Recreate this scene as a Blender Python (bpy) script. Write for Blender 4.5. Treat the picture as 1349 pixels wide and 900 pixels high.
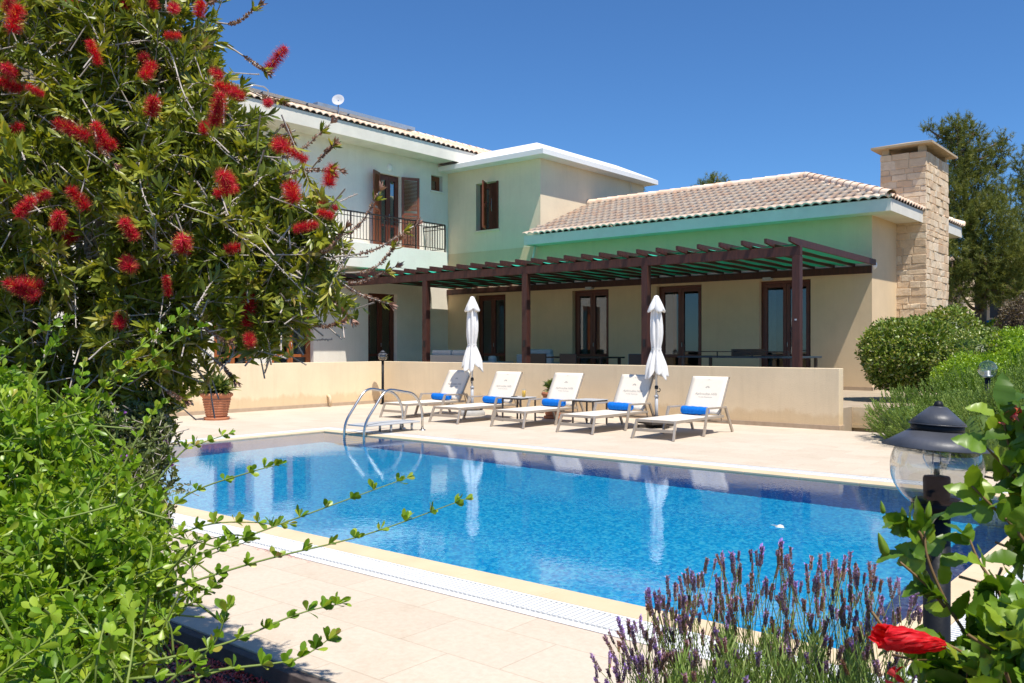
import bpy, bmesh, math, random
import numpy as np
from mathutils import Vector, Matrix
R = math.radians
random.seed(7); rng = np.random.default_rng(11)
for o in list(bpy.data.objects): bpy.data.objects.remove(o)
sc = bpy.context.scene; col = sc.collection

# ------------------------------------------------------------------ camera, light, exposure
EYE = 1.35; F = 1160.0; CX = 674.5; CY = 457.0
U = Vector((.76880, -.63950)).normalized(); V = Vector((-U.y, U.x)); RT = Vector((U.x, V.x, 0)); FW = Vector((U.y, V.y, 0))
cam = bpy.data.objects.new('camera', bpy.data.cameras.new('camera')); col.objects.link(cam); sc.camera = cam
cam.location = (0, 0, EYE); cam.rotation_euler = (R(90), 0, math.atan2(-U.y, U.x))
cam.data.sensor_width = 36; cam.data.lens = 36*F/1349; cam.data.shift_y = 7/1349
cam.data.clip_start = .05; cam.data.clip_end = 1500
cam.data.dof.use_dof = True; cam.data.dof.focus_distance = 9.0; cam.data.dof.aperture_fstop = 22
SUN = Vector((.385, -.14, .905)).normalized()
world = bpy.data.worlds.new('World'); sc.world = world; world.use_nodes = True
wn = world.node_tree; wn.nodes.clear()
wo = wn.nodes.new('ShaderNodeOutputWorld'); wb = wn.nodes.new('ShaderNodeBackground'); ws = wn.nodes.new('ShaderNodeTexSky')
ws.sky_type = 'NISHITA'; ws.sun_disc = False; ws.sun_elevation = math.asin(SUN.z); ws.sun_rotation = math.atan2(SUN.x, SUN.y)
ws.altitude = 1000; ws.air_density = 1.0; ws.dust_density = .3; ws.ozone_density = 4.5
wb.inputs['Strength'].default_value = .104
wt = wn.nodes.new('ShaderNodeMix'); wt.data_type = 'RGBA'; wt.blend_type = 'MULTIPLY'; wt.inputs[0].default_value = 1; wt.inputs[7].default_value = (.58, .92, 1.22, 1)
wn.links.new(ws.outputs[0], wt.inputs[6]); wn.links.new(wt.outputs[2], wb.inputs[0]); wn.links.new(wb.outputs[0], wo.inputs[0])
sun = bpy.data.objects.new('sun', bpy.data.lights.new('sun', 'SUN')); col.objects.link(sun)
sun.data.energy = 5.0; sun.data.angle = R(.53); sun.data.color = (1, .94, .845)
sun.rotation_euler = SUN.to_track_quat('Z', 'Y').to_euler()
sun.data.cycles.is_caustics_light = True
sc.view_settings.view_transform = 'Standard'; sc.view_settings.look = 'None'; sc.view_settings.exposure = .21; sc.view_settings.gamma = 1
sc.render.engine = 'CYCLES'; cy = sc.cycles
cy.max_bounces = 10; cy.diffuse_bounces = 3; cy.glossy_bounces = 3; cy.transmission_bounces = 6; cy.transparent_max_bounces = 12
cy.caustics_reflective = False; cy.caustics_refractive = True
cy.use_denoising = True; cy.sample_clamp_indirect = 6

# ------------------------------------------------------------------ helpers
def at(px, py, d):                      # a spot given by where it stands in the view and how far away it is
    x = (px-CX)/F*d; p = RT*x+FW*d; return Vector((p.x, p.y, EYE-(py-CY)/F*d))
def tag(o, label=None, cat=None, group=None, kind=None):
    for k, v in (('label', label), ('category', cat), ('group', group), ('kind', kind)):
        if v: o[k] = v
    return o
def thing(name, loc, label, cat, group=None, rz=0):
    o = bpy.data.objects.new(name, None); o.empty_display_size = .1; col.objects.link(o)
    o.location = loc; o.rotation_euler = (0, 0, rz); return tag(o, label, cat, group)
def wloc(o):
    v = Vector((0, 0, 0))
    while o: v += o.location; o = o.parent
    return v
def children(o): return [c for c in bpy.data.objects if c.parent == o]
def copy_tree(o, parent=None):
    c = o.copy(); col.objects.link(c); c.parent = parent
    for ch in children(o): copy_tree(ch, c)
    return c
def link(name, me, parent=None, shift=False):
    o = bpy.data.objects.new(name, me); col.objects.link(o)
    if parent:
        if shift:
            w = wloc(parent)
            n = len(me.vertices); a = np.empty(n*3, 'f'); me.vertices.foreach_get('co', a); a = a.reshape(-1, 3)-np.array(w, 'f')
            me.vertices.foreach_set('co', a.ravel()); me.update()
        o.parent = parent
    return o
class MB:
    def __init__(s): s.v = []; s.f = []; s.sm = []
    def add(s, vs, fs, sm=False):
        b = len(s.v); s.v += [tuple(v) for v in vs]; s.f += [tuple(i+b for i in f) for f in fs]; s.sm += [sm]*len(fs); return s
    def box(s, x0, x1, y0, y1, z0, z1, M=None):
        vs = [Vector((x, y, z)) for z in (z0, z1) for y in (y0, y1) for x in (x0, x1)]
        if M: vs = [M @ v for v in vs]
        fs = [(0, 2, 3, 1), (4, 5, 7, 6), (0, 1, 5, 4), (2, 6, 7, 3), (0, 4, 6, 2), (1, 3, 7, 5)]
        return s.add(vs, fs)
    def bar(s, p, q, w, h, up=(0, 0, 1)):
        p = Vector(p); q = Vector(q); d = (q-p); L = d.length; d.normalize(); up = Vector(up)
        sd = d.cross(up)
        if sd.length < 1e-4: sd = d.cross(Vector((0, 1, 0)))
        sd.normalize(); up = sd.cross(d)
        M = Matrix((( sd.x, d.x, up.x, p.x), (sd.y, d.y, up.y, p.y), (sd.z, d.z, up.z, p.z), (0, 0, 0, 1)))
        return s.box(-w/2, w/2, 0, L, -h/2, h/2, M)
    def tube(s, pts, r, n=8, cap=True):
        pts = [Vector(p) for p in pts]; rs = r if isinstance(r, (list, tuple)) else [r]*len(pts)
        b = len(s.v); k = len(pts); ref = None
        for i, p in enumerate(pts):
            d = (pts[min(i+1, k-1)]-pts[max(i-1, 0)]).normalized()
            if ref is None: ref = d.orthogonal().normalized()
            a = (ref-d*ref.dot(d)).normalized(); ref = a; c = d.cross(a)
            for j in range(n):
                t = 2*math.pi*j/n; s.v.append(tuple(p+(a*math.cos(t)+c*math.sin(t))*rs[i]))
        for i in range(k-1):
            for j in range(n):
                s.f.append((b+i*n+j, b+i*n+(j+1) % n, b+(i+1)*n+(j+1) % n, b+(i+1)*n+j)); s.sm.append(True)
        if cap:
            s.f.append(tuple(b+j for j in range(n))[::-1]); s.sm.append(False)
            s.f.append(tuple(b+(k-1)*n+j for j in range(n))); s.sm.append(False)
        return s
    def lathe(s, prof, n=24, c=(0, 0, 0), mod=None, sm=True):
        b = len(s.v)
        for i, (r, z) in enumerate(prof):
            for j in range(n):
                t = 2*math.pi*j/n; rr, zz = (r, z) if mod is None else mod(r, z, t, i)
                s.v.append((c[0]+rr*math.cos(t), c[1]+rr*math.sin(t), c[2]+zz))
        for i in range(len(prof)-1):
            for j in range(n):
                s.f.append((b+i*n+j, b+i*n+(j+1) % n, b+(i+1)*n+(j+1) % n, b+(i+1)*n+j)); s.sm.append(sm)
        return s
    def mesh(s, name, mat):
        me = bpy.data.meshes.new(name); me.from_pydata(s.v, [], s.f); me.polygons.foreach_set('use_smooth', s.sm)
        if mat: me.materials.append(mat)
        me.update(); return me
    def build(s, name, mat, parent=None, shift=False, bev=0, auto=False):
        o = link(name, s.mesh(name, mat), parent, shift)
        if bev:
            m = o.modifiers.new('bevel', 'BEVEL'); m.width = bev; m.segments = 2; m.limit_method = 'ANGLE'; m.angle_limit = R(50)
        return o
def struct(name, mb, mat, bev=0, kind='structure'):
    o = mb.build(name, mat, bev=bev); o['kind'] = kind; return o
# --- material helpers
def newmat(name):
    m = bpy.data.materials.new(name); m.use_nodes = True; nt = m.node_tree; nt.nodes.clear()
    out = nt.nodes.new('ShaderNodeOutputMaterial'); b = nt.nodes.new('ShaderNodeBsdfPrincipled')
    nt.links.new(b.outputs[0], out.inputs[0]); return m, nt, b, out
def N(nt, t, **kw):
    n = nt.nodes.new('ShaderNode'+t)
    for k, v in kw.items():
        if k.startswith('_'): setattr(n, k[1:], v)
        else: n.inputs[k.replace('_', ' ')].default_value = v
    return n
def mix(nt, fac, a, b, mode='MIX'):
    n = nt.nodes.new('ShaderNodeMix'); n.data_type = 'RGBA'; n.blend_type = mode
    for i, v in ((0, fac), (6, a), (7, b)):
        if isinstance(v, (int, float)): n.inputs[i].default_value = v
        elif isinstance(v, tuple): n.inputs[i].default_value = (*v, 1)[:4]
        else: nt.links.new(v, n.inputs[i])
    return n.outputs[2]
def ramp(nt, fac, stops):
    n = nt.nodes.new('ShaderNodeValToRGB'); nt.links.new(fac, n.inputs[0]); e = n.color_ramp.elements
    for i, (p, c) in enumerate(stops):
        if i > 1: e.new(p)
        e[i].position = p; e[i].color = (*c, 1) if len(c) == 3 else c
    return n.outputs[0]
def bump(nt, b, h, s, d):
    n = N(nt, 'Bump', Strength=s, Distance=d); nt.links.new(h, n.inputs['Height']); nt.links.new(n.outputs[0], b.inputs['Normal'])
def objco(nt, scale=(1, 1, 1)):
    t = nt.nodes.new('ShaderNodeTexCoord'); m = N(nt, 'Mapping'); m.inputs['Scale'].default_value = scale
    nt.links.new(t.outputs['Object'], m.inputs[0]); return m.outputs[0]
def mat(name, c, rough=.6, c2=None, scale=6, detail=5, bs=0, bd=.004, metal=0, spec=.5, stretch=(1, 1, 1), sub=None, bscale=None):
    m, nt, b, _ = newmat(name); b.inputs['Roughness'].default_value = rough; b.inputs['Metallic'].default_value = metal
    b.inputs['Specular IOR Level'].default_value = spec
    co = objco(nt, stretch); n = N(nt, 'TexNoise', Scale=scale, Detail=detail, Roughness=.6); nt.links.new(co, n.inputs['Vector'])
    c2 = c2 or tuple(x*.86 for x in c)
    cc = ramp(nt, n.outputs[0], [(.3, c2), (.7, c)]); nt.links.new(cc, b.inputs['Base Color'])
    if bs:
        n2 = N(nt, 'TexNoise', Scale=bscale or scale*14, Detail=4); nt.links.new(co, n2.inputs['Vector']); bump(nt, b, n2.outputs[0], bs, bd)
    return m
def stucco(name, c, rain=.12, splash=False):
    m, nt, b, _ = newmat(name); b.inputs['Roughness'].default_value = .92; b.inputs['Specular IOR Level'].default_value = .2
    n = N(nt, 'TexNoise', Scale=1.4, Detail=8, Roughness=.62); nt.links.new(objco(nt), n.inputs['Vector'])
    v = N(nt, 'TexNoise', Scale=2.2, Detail=6, Roughness=.7); nt.links.new(objco(nt, (3.2, 3.2, .22)), v.inputs['Vector'])
    s = N(nt, 'TexNoise', Scale=55, Detail=5); nt.links.new(objco(nt), s.inputs['Vector'])
    k = ramp(nt, n.outputs[0], [(.3, tuple(x*.90 for x in c)), (.68, c)]); st = ramp(nt, v.outputs[0], [(.50, (1, 1, 1)), (.72, (1-rain, 1-rain*1.1, 1-rain*1.3))])
    if splash:
        sx_ = N(nt, 'SeparateXYZ'); nt.links.new(objco(nt), sx_.inputs[0]); sn = N(nt, 'TexNoise', Scale=4, Detail=7, Roughness=.7); nt.links.new(objco(nt, (1, 1, .4)), sn.inputs['Vector'])
        sm_ = N(nt, 'Math', _operation='MULTIPLY_ADD'); sm_.inputs[1].default_value = -.45; nt.links.new(sn.outputs[0], sm_.inputs[0]); nt.links.new(sx_.outputs['Z'], sm_.inputs[2])
        k = mix(nt, 1.0, k, ramp(nt, sm_.outputs[0], [(.0, (.88, .83, .76)), (.08, (1, 1, 1))]), 'MULTIPLY')
    k = mix(nt, 1.0, k, st, 'MULTIPLY'); sp = ramp(nt, s.outputs[0], [(.3, (.93, .92, .9)), (.45, (1, 1, 1))]); k = mix(nt, 1.0, k, sp, 'MULTIPLY'); nt.links.new(k, b.inputs['Base Color'])
    a = N(nt, 'Math', _operation='MULTIPLY_ADD'); a.inputs[1].default_value = 3; nt.links.new(n.outputs[0], a.inputs[0]); nt.links.new(s.outputs[0], a.inputs[2]); bump(nt, b, a.outputs[0], .5, .005); return m
def foliage(name, stops, rough=.42, trans=.3, spec=.5):
    m, nt, b, out = newmat(name); a = N(nt, 'Attribute', _attribute_name='tint')
    c = ramp(nt, a.outputs['Fac'], stops); nt.links.new(c, b.inputs['Base Color']); b.inputs['Roughness'].default_value = rough
    b.inputs['Specular IOR Level'].default_value = spec
    t = N(nt, 'BsdfTranslucent'); c2 = mix(nt, 1.0, c, (1.5, 1.35, .5), 'MULTIPLY'); nt.links.new(c2, t.inputs[0])
    s = N(nt, 'MixShader', Fac=trans); nt.links.new(b.outputs[0], s.inputs[1]); nt.links.new(t.outputs[0], s.inputs[2]); nt.links.new(s.outputs[0], out.inputs[0])
    return m
def spike_mat():
    m = foliage('lavender_spike', [(0, (.26, .19, .17)), (.45, (.45, .36, .39)), (.55, (.50, .36, .66)), (1, (.64, .44, .90))], .8, .25); nt = m.node_tree
    b = [n for n in nt.nodes if n.type == 'BSDF_PRINCIPLED'][0]; l = b.inputs['Base Color'].links[0].from_socket; oi = nt.nodes.new('ShaderNodeObjectInfo')
    r = ramp(nt, oi.outputs['Random'], [(0, (1.15, .80, .50)), (.3, (1.0, .85, .72)), (.6, (.85, .80, 1.0)), (1, (.95, .80, 1.35))]); k = mix(nt, 1.0, l, r, 'MULTIPLY'); nt.links.new(k, b.inputs['Base Color']); return m
def red_mat(name, stops, rough, trans):
    m = foliage(name, stops, rough, trans); nt = m.node_tree
    b = [n for n in nt.nodes if n.type == 'BSDF_PRINCIPLED'][0]; l = b.inputs['Base Color'].links[0].from_socket; oi = nt.nodes.new('ShaderNodeObjectInfo')
    r = ramp(nt, oi.outputs['Random'], [(0, (.55, .9, .8)), (.25, (.8, 1, 1)), (.8, (1, 1, 1)), (1, (1.05, 1.3, 1.7))]); k = mix(nt, 1.0, l, r, 'MULTIPLY'); nt.links.new(k, b.inputs['Base Color']); return m
def thin_glass(name, tint=(.97, .98, .98), rough=.0, extra=0.0):
    m, nt, b, out = newmat(name); nt.nodes.remove(b)
    fr = N(nt, 'LayerWeight', Blend=.5); pw_ = N(nt, 'Math', _operation='POWER'); pw_.inputs[1].default_value = 3; nt.links.new(fr.outputs['Facing'], pw_.inputs[0]); tr = N(nt, 'BsdfTransparent', Color=(*tint, 1)); gl = N(nt, 'BsdfGlossy', Roughness=rough)
    ad = N(nt, 'Math', _operation='MULTIPLY_ADD'); ad.inputs[1].default_value = .85; ad.inputs[2].default_value = .05+extra; nt.links.new(pw_.outputs[0], ad.inputs[0])
    s = N(nt, 'MixShader'); nt.links.new(ad.outputs[0], s.inputs[0]); nt.links.new(tr.outputs[0], s.inputs[1]); nt.links.new(gl.outputs[0], s.inputs[2])
    nt.links.new(s.outputs[0], out.inputs[0]); return m
# --- leaf clouds
def nrm(a): return a/np.maximum(np.linalg.norm(a, axis=1, keepdims=True), 1e-9)
def rdir(n): return nrm(rng.normal(size=(n, 3)))
def leafset(P, D, L, W, kind='lance', up=None, droop=.15, fold=.25):
    n = len(P); D = nrm(D); up = rdir(n) if up is None else nrm(up + .35*rng.normal(size=(n, 3)))
    S = np.cross(D, up); S = nrm(S); Nn = np.cross(S, D)
    L = np.broadcast_to(L, (n,))[:, None]; W = np.broadcast_to(W, (n,))[:, None]
    if kind == 'quad':
        vs = np.stack([P, P+D*L*.5+S*W*.5, P+D*L, P+D*L*.5-S*W*.5], 1); fs = np.array([[0, 1, 2, 3]]); fk = [fs]
    elif kind == 'tri':
        vs = np.stack([P+S*W*.5, P-S*W*.5, P+D*L], 1); fk = [np.array([[0, 1, 2]])]
    else:
        st_ = dict(lance=[(.28, .42), (.66, .46)], ovate=[(.25, .46), (.62, .40)], obov=[(.4, .3), (.75, .5)], obov_hi=[(.15, .10), (.38, .28), (.62, .47), (.80, .46), (.93, .26)],
                   hib=[(.08, .30), (.25, .50), (.42, .46), (.45, .50), (.60, .38), (.63, .42), (.78, .24), (.81, .27), (.92, .10)])[kind]
        def st(t, w, sgn): return P+D*L*t+S*W*w*sgn+Nn*(W*w*fold*abs(sgn)+(.04*W*np.sin(t*14+sgn) if kind == 'hib' else 0)-droop*L*t*t)
        q = [st(0, 0, 0)]; fc = []
        for t, w in st_: q += [st(t, w, 1), st(t, 0, 0), st(t, w, -1)]
        q.append(st(1, 0, 0)); m_ = len(st_); e = 3*m_+1
        fc += [[0, 2, 1, 1], [0, 3, 2, 2]]
        for i in range(m_-1): a_ = 1+3*i; fc += [[a_, a_+1, a_+4, a_+3], [a_+1, a_+2, a_+5, a_+4]]
        a_ = 1+3*(m_-1); fc += [[a_, a_+1, e, e], [a_+1, a_+2, e, e]]
        vs = np.stack(q, 1); fk = [np.array(fc)]
    k = vs.shape[1]; base = (np.arange(n)*k)[:, None, None]
    return vs.reshape(-1, 3), (fk[0][None]+base).reshape(-1, fk[0].shape[1]), np.repeat(rng.random(n), k)
class Cloud:
    def __init__(s): s.v = []; s.f = []; s.t = []; s.n = 0
    def add(s, P, D, L, W, kind='lance', tint=None, **kw):
        if len(P) == 0: return s
        v, f, t = leafset(np.asarray(P, float), np.asarray(D, float), L, W, kind, **kw)
        if tint is not None: t = tint[0]+(tint[1]-tint[0])*t
        s.v.append(v); s.f.append((f+s.n, )); s.t.append(t); s.n += len(v); return s
    def mb(s, m, tint=0.5):
        v = np.array(m.v, float); s.v.append(v); s.f.append(([tuple(i+s.n for i in f) for f in m.f],)); s.t.append(np.full(len(v), tint)); s.n += len(v); return s
    def build(s, name, mat, parent=None, shift=True):
        faces = []
        for (f,) in s.f:
            if isinstance(f, list): faces += f
            else:
                for q in f.tolist(): faces.append(q[:3] if len(q) == 4 and q[2] == q[3] else q)
        me = bpy.data.meshes.new(name); me.from_pydata(np.concatenate(s.v).tolist(), [], faces)
        a = me.attributes.new('tint', 'FLOAT', 'POINT'); a.data.foreach_set('value', np.concatenate(s.t).astype('f'))
        me.polygons.foreach_set('use_smooth', [True]*len(faces)); me.materials.append(mat); me.update()
        return link(name, me, parent, shift)

# ------------------------------------------------------------------ materials
M = {}
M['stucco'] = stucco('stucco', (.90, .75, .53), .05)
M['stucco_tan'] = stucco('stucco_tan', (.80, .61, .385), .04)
M['stucco_white'] = stucco('stucco_white', (.91, .86, .75), .04)
M['stucco_wall'] = stucco('stucco_wall', (.90, .73, .49), .07, True)
M['fascia'] = mat('fascia', (.84, .79, .68), .6, scale=2); M['soffit'] = mat('soffit', (.82, .78, .66), .8, scale=2)
M['white_paint'] = mat('white_paint', (.88, .87, .85), .55, (.84, .83, .8), 2)
M['plinth'] = mat('plinth', (.52, .40, .28), .8, (.42, .31, .21), 7, bs=.4)
M['wood'] = mat('wood', (.15, .038, .018), .42, (.08, .02, .011), 6, stretch=(6, 6, .7), bs=.2, bscale=30)
M['shutter'] = mat('shutter', (.24, .075, .03), .45, (.15, .042, .018), 5, stretch=(4, 4, .8))
M['wood_orange'] = mat('wood_orange', (.42, .13, .035), .45, (.30, .085, .025), 5, stretch=(4, 4, .8))
M['pergola'] = mat('pergola', (.085, .026, .017), .55, (.038, .013, .010), 5, stretch=(5, 5, .7), bs=.35, bscale=22)
M['iron'] = mat('iron', (.018, .014, .013), .5); M['black'] = mat('black', (.012, .012, .013), .5)
M['chrome'] = mat('chrome', (.60, .585, .56), .24, metal=1); M['steel'] = mat('steel', (.60, .62, .63), .35, metal=.6)
M['grey_panel'] = mat('grey_panel', (.55, .56, .57), .45); M['alu'] = mat('alu', (.50, .43, .35), .42, (.42, .36, .29), metal=.35)
M['alu_dark'] = mat('alu_dark', (.06, .05, .045), .45); M['sling'] = mat('sling', (.86, .77, .64), .75, (.82, .73, .60), scale=30, bs=.3, bscale=500, bd=.001)
M['print'] = mat('print', (.40, .37, .32), .8); M['towel'] = mat('towel', (.012, .20, .72), .95, (.008, .14, .58), 25, bs=.9, bscale=260, bd=.004, spec=.1)
M['canvas'] = mat('canvas', (.86, .85, .82), .85, (.76, .74, .70), 5, bs=.3, bscale=30, bd=.01)
M['terracotta'] = mat('terracotta', (.56, .22, .105), .8, (.42, .155, .075), 8, bs=.5, bscale=60)
M['concrete'] = mat('concrete', (.5, .49, .46), .9, (.38, .37, .35), 12, bs=.5)
M['cushion'] = mat('cushion', (.62, .63, .66), .9, (.5, .52, .56), 6, bs=.4); M['wicker'] = mat('wicker', (.62, .56, .5), .7, (.5, .45, .4), 60)
M['blue_chair'] = mat('blue_chair', (.32, .40, .46), .8); M['dark_wicker'] = mat('dark_wicker', (.03, .024, .02), .6, scale=60)
M['juice'] = mat('juice', (.95, .55, .03), .3); M['table_green'] = mat('table_green', (.02, .045, .07), .5)
M['lamp'] = mat('lamp', (.013, .014, .017), .5, (.008, .009, .011), 14, bs=.25, bscale=70, spec=.25); M['hood'] = mat('hood', (.085, .09, .11), .46, (.045, .05, .062), 9, bs=.3, bscale=90, bd=.002)
M['glass'] = thin_glass('glass', extra=.05); M['globe'] = thin_glass('globe', (.80, .82, .83), extra=.09)
M['window_glass'] = thin_glass('window_glass', (.62, .66, .66), extra=.04)
M['curtain'] = mat('curtain', (.72, .72, .72), .9, scale=5)
M['room'] = mat('room', (.30, .26, .22), .9)
M['bark'] = mat('bark', (.20, .145, .10), .9, (.10, .07, .05), 10, bs=.9, bscale=30, bd=.02); M['twig'] = mat('twig', (.60, .54, .48), .8, (.34, .28, .23), 30)
M['soil'] = mat('soil', (.16, .10, .075), .95, (.07, .045, .035), 20, bs=.9, bscale=90, bd=.02)
M['car'] = mat('car', (.02, .16, .30), .25, scale=1); M['tyre'] = M['black']
M['solar'] = mat('solar', (.015, .02, .035), .15)
# roof tile
def m_tile():
    m, nt, b, _ = newmat('roof_tile'); b.inputs['Roughness'].default_value = .85
    co = objco(nt); v = N(nt, 'TexVoronoi', Scale=4.2); nt.links.new(co, v.inputs['Vector'])
    n = N(nt, 'TexNoise', Scale=22, Detail=6); nt.links.new(co, n.inputs['Vector'])
    c = ramp(nt, v.outputs['Color'], [(.15, (.93, .61, .42)), (.5, (.97, .73, .54)), (.9, (.97, .80, .63))])
    c2 = mix(nt, n.outputs[0], (.88, .66, .50), c); c3 = mix(nt, .2, c, c2); nt.links.new(c3, b.inputs['Base Color']); bump(nt, b, n.outputs[0], .4, .01); return m
M['tile'] = m_tile()
def m_stone(name, cols, sc_=1):
    m, nt, b, _ = newmat(name); b.inputs['Roughness'].default_value = .95; co = objco(nt)
    a = N(nt, 'Attribute', _attribute_name='tint'); c = ramp(nt, a.outputs['Fac'], cols)
    n = N(nt, 'TexNoise', Scale=9, Detail=8, Roughness=.7); nt.links.new(co, n.inputs['Vector'])
    n5 = N(nt, 'TexNoise', Scale=2.6, Detail=5); nt.links.new(co, n5.inputs['Vector']); c = mix(nt, n5.outputs[0], (.70, .50, .33), c); rr = ramp(nt, n.outputs[0], [(.38, (0, 0, 0)), (.55, (1, 1, 1))]); c2 = mix(nt, rr, (.60, .44, .28), c); c3 = mix(nt, .55, c, c2); nt.links.new(c3, b.inputs['Base Color'])
    n2 = N(nt, 'TexNoise', Scale=16, Detail=9, Roughness=.75); nt.links.new(co, n2.inputs['Vector']); bump(nt, b, n2.outputs[0], .8, .018); return m
M['stone'] = m_stone('stone', [(.0, (.66, .45, .27)), (.3, (.80, .61, .39)), (.7, (.90, .76, .54)), (1, (.93, .84, .66))])
# paving: pale limestone slabs with joints
def m_paving():
    m, nt, b, _ = newmat('paving'); b.inputs['Roughness'].default_value = .8; b.inputs['Specular IOR Level'].default_value = .25
    co = objco(nt); br = N(nt, 'TexBrick', Scale=1.0, _offset=.5); br.inputs['Brick Width'].default_value = .60; br.inputs['Row Height'].default_value = .40
    br.inputs['Mortar Size'].default_value = .005; br.inputs['Mortar Smooth'].default_value = .6; br.inputs['Bias'].default_value = -.1
    br.inputs['Color1'].default_value = (.50, .405, .305, 1); br.inputs['Color2'].default_value = (.60, .505, .400, 1); br.inputs['Mortar'].default_value = (.40, .30, .21, 1)
    wv = N(nt, 'TexNoise', Scale=1.5, Detail=2); nt.links.new(co, wv.inputs['Vector'])
    nt.links.new(co, br.inputs['Vector'])
    n = N(nt, 'TexNoise', Scale=2.2, Detail=9, Roughness=.62); nt.links.new(co, n.inputs['Vector'])
    n3 = N(nt, 'TexNoise', Scale=30, Detail=6, Roughness=.7); nt.links.new(co, n3.inputs['Vector'])
    c = mix(nt, .34, br.outputs['Color'], ramp(nt, n.outputs[0], [(.3, (.55, .44, .32)), (.5, (.74, .65, .52)), (.72, (.66, .58, .48))]))
    c = mix(nt, .22, c, ramp(nt, n3.outputs[0], [(.35, (.5, .40, .30)), (.6, (.74, .65, .53))]))
    nt.links.new(c, b.inputs['Base Color'])
    mx = N(nt, 'Math', _operation='MULTIPLY_ADD'); mx.inputs[1].default_value = -.35; nt.links.new(br.outputs['Fac'], mx.inputs[0]); nt.links.new(n3.outputs[0], mx.inputs[2])
    bump(nt, b, mx.outputs[0], .5, .006); return m
M['paving'] = m_paving(); M['terrace'] = mat('terrace', (.46, .37, .27), .8, (.38, .30, .21), 3, 7, .3)
def m_mosaic(name, lo, mid, hi, grout, size=.024, rough=.3):
    m, nt, b, _ = newmat(name); b.inputs['Roughness'].default_value = rough; co = objco(nt, (1/size,)*3)
    o5 = N(nt, 'VectorMath', _operation='ADD'); o5.inputs[1].default_value = (.5, .5, .5); nt.links.new(co, o5.inputs[0])
    fl = N(nt, 'VectorMath', _operation='FLOOR'); nt.links.new(o5.outputs[0], fl.inputs[0])
    w = N(nt, 'TexWhiteNoise'); nt.links.new(fl.outputs[0], w.inputs[0])
    c = ramp(nt, w.outputs['Value'], [(0, lo), (.5, mid), (1, hi)])
    fr = N(nt, 'VectorMath', _operation='FRACTION'); nt.links.new(o5.outputs[0], fr.inputs[0])
    nt.links.new(c, b.inputs['Base Color']); 
    n = N(nt, 'TexNoise', Scale=.7, Detail=4); nt.links.new(objco(nt), n.inputs['Vector'])
    c2 = mix(nt, n.outputs[0], mid, c); c3 = mix(nt, .12, c, c2); nt.links.new(c3, b.inputs['Base Color']); return m
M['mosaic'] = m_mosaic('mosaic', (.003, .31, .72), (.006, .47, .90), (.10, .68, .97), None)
M['mosaic_wall'] = m_mosaic('mosaic_wall', (.05, .13, .42), (.08, .19, .54), (.14, .28, .64), None)  # shade and the sunlit garden wall's reflection are put into this tile colour
M['coping'] = mat('coping', (.74, .58, .38), .7, (.66, .50, .31), 3, 7, .3, .003); M['grate'] = mat('grate', (.88, .88, .86), .5, scale=20)
M['joint'] = mat('joint', (.30, .17, .11), .9)
def m_ground():
    m, nt, b, _ = newmat('ground'); b.inputs['Roughness'].default_value = .95; co = objco(nt)
    n = N(nt, 'TexNoise', Scale=.8, Detail=9); nt.links.new(co, n.inputs['Vector']); n2 = N(nt, 'TexNoise', Scale=18, Detail=6); nt.links.new(co, n2.inputs['Vector'])
    c = ramp(nt, n.outputs[0], [(.35, (.10, .11, .035)), (.55, (.23, .18, .11)), (.75, (.33, .25, .16))]); c = mix(nt, .4, c, ramp(nt, n2.outputs[0], [(.3, (.05, .045, .02)), (.7, (.36, .28, .18))]))
    nt.links.new(c, b.inputs['Base Color']); bump(nt, b, n2.outputs[0], .7, .03); return m
M['ground'] = m_ground()
def m_water():
    m, nt, b, out = newmat('water'); nt.nodes.remove(b)
    g = N(nt, 'BsdfGlass', IOR=1.333, Roughness=0, Color=(.93, .985, 1, 1)); nt.links.new(g.outputs[0], out.inputs[0])
    co = objco(nt); n = N(nt, 'TexNoise', Scale=20, Detail=2, Roughness=.55); nt.links.new(co, n.inputs['Vector'])
    bp = N(nt, 'Bump', Strength=.25, Distance=.0023); nt.links.new(n.outputs[0], bp.inputs['Height']); nt.links.new(bp.outputs[0], g.inputs['Normal'])
    return m
M['water'] = m_water()
def m_net():
    m, nt, b, out = newmat('net'); b.inputs['Base Color'].default_value = (.016, .46, .30, 1); b.inputs['Roughness'].default_value = .8
    t = N(nt, 'BsdfTranslucent', Color=(.0, .30, .18, 1)); s = N(nt, 'MixShader', Fac=.05); nt.links.new(b.outputs[0], s.inputs[1]); nt.links.new(t.outputs[0], s.inputs[2])
    tr = N(nt, 'BsdfTransparent', Color=(.75, .95, .85, 1)); s2 = N(nt, 'MixShader', Fac=.02); nt.links.new(s.outputs[0], s2.inputs[1]); nt.links.new(tr.outputs[0], s2.inputs[2]); nt.links.new(s2.outputs[0], out.inputs[0]); return m
M['net'] = m_net()
F_BOTTLE = foliage('bottlebrush_leaf', [(0, (.085, .125, .018)), (.45, (.21, .265, .03)), (.8, (.40, .42, .055)), (.93, (.50, .45, .13)), (1, (.42, .27, .13))], .36, .33)
F_PRIVET = foliage('privet_leaf', [(0, (.10, .21, .012)), (.45, (.22, .39, .022)), (.9, (.38, .50, .045)), (.97, (.46, .46, .07)), (1, (.42, .26, .08))], .36, .35)
F_POLY = foliage('small_leaf', [(0, (.09, .13, .03)), (.6, (.17, .22, .06)), (1, (.25, .27, .12))], .5, .2)
F_BUSH = foliage('bush_leaf', [(0, (.06, .11, .012)), (.45, (.17, .26, .026)), (.85, (.38, .44, .09)), (1, (.56, .50, .28))], .4, .2)
F_BRIGHT = foliage('bright_leaf', [(0, (.14, .26, .01)), (.5, (.25, .40, .018)), (1, (.40, .54, .04))], .4, .3)
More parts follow.
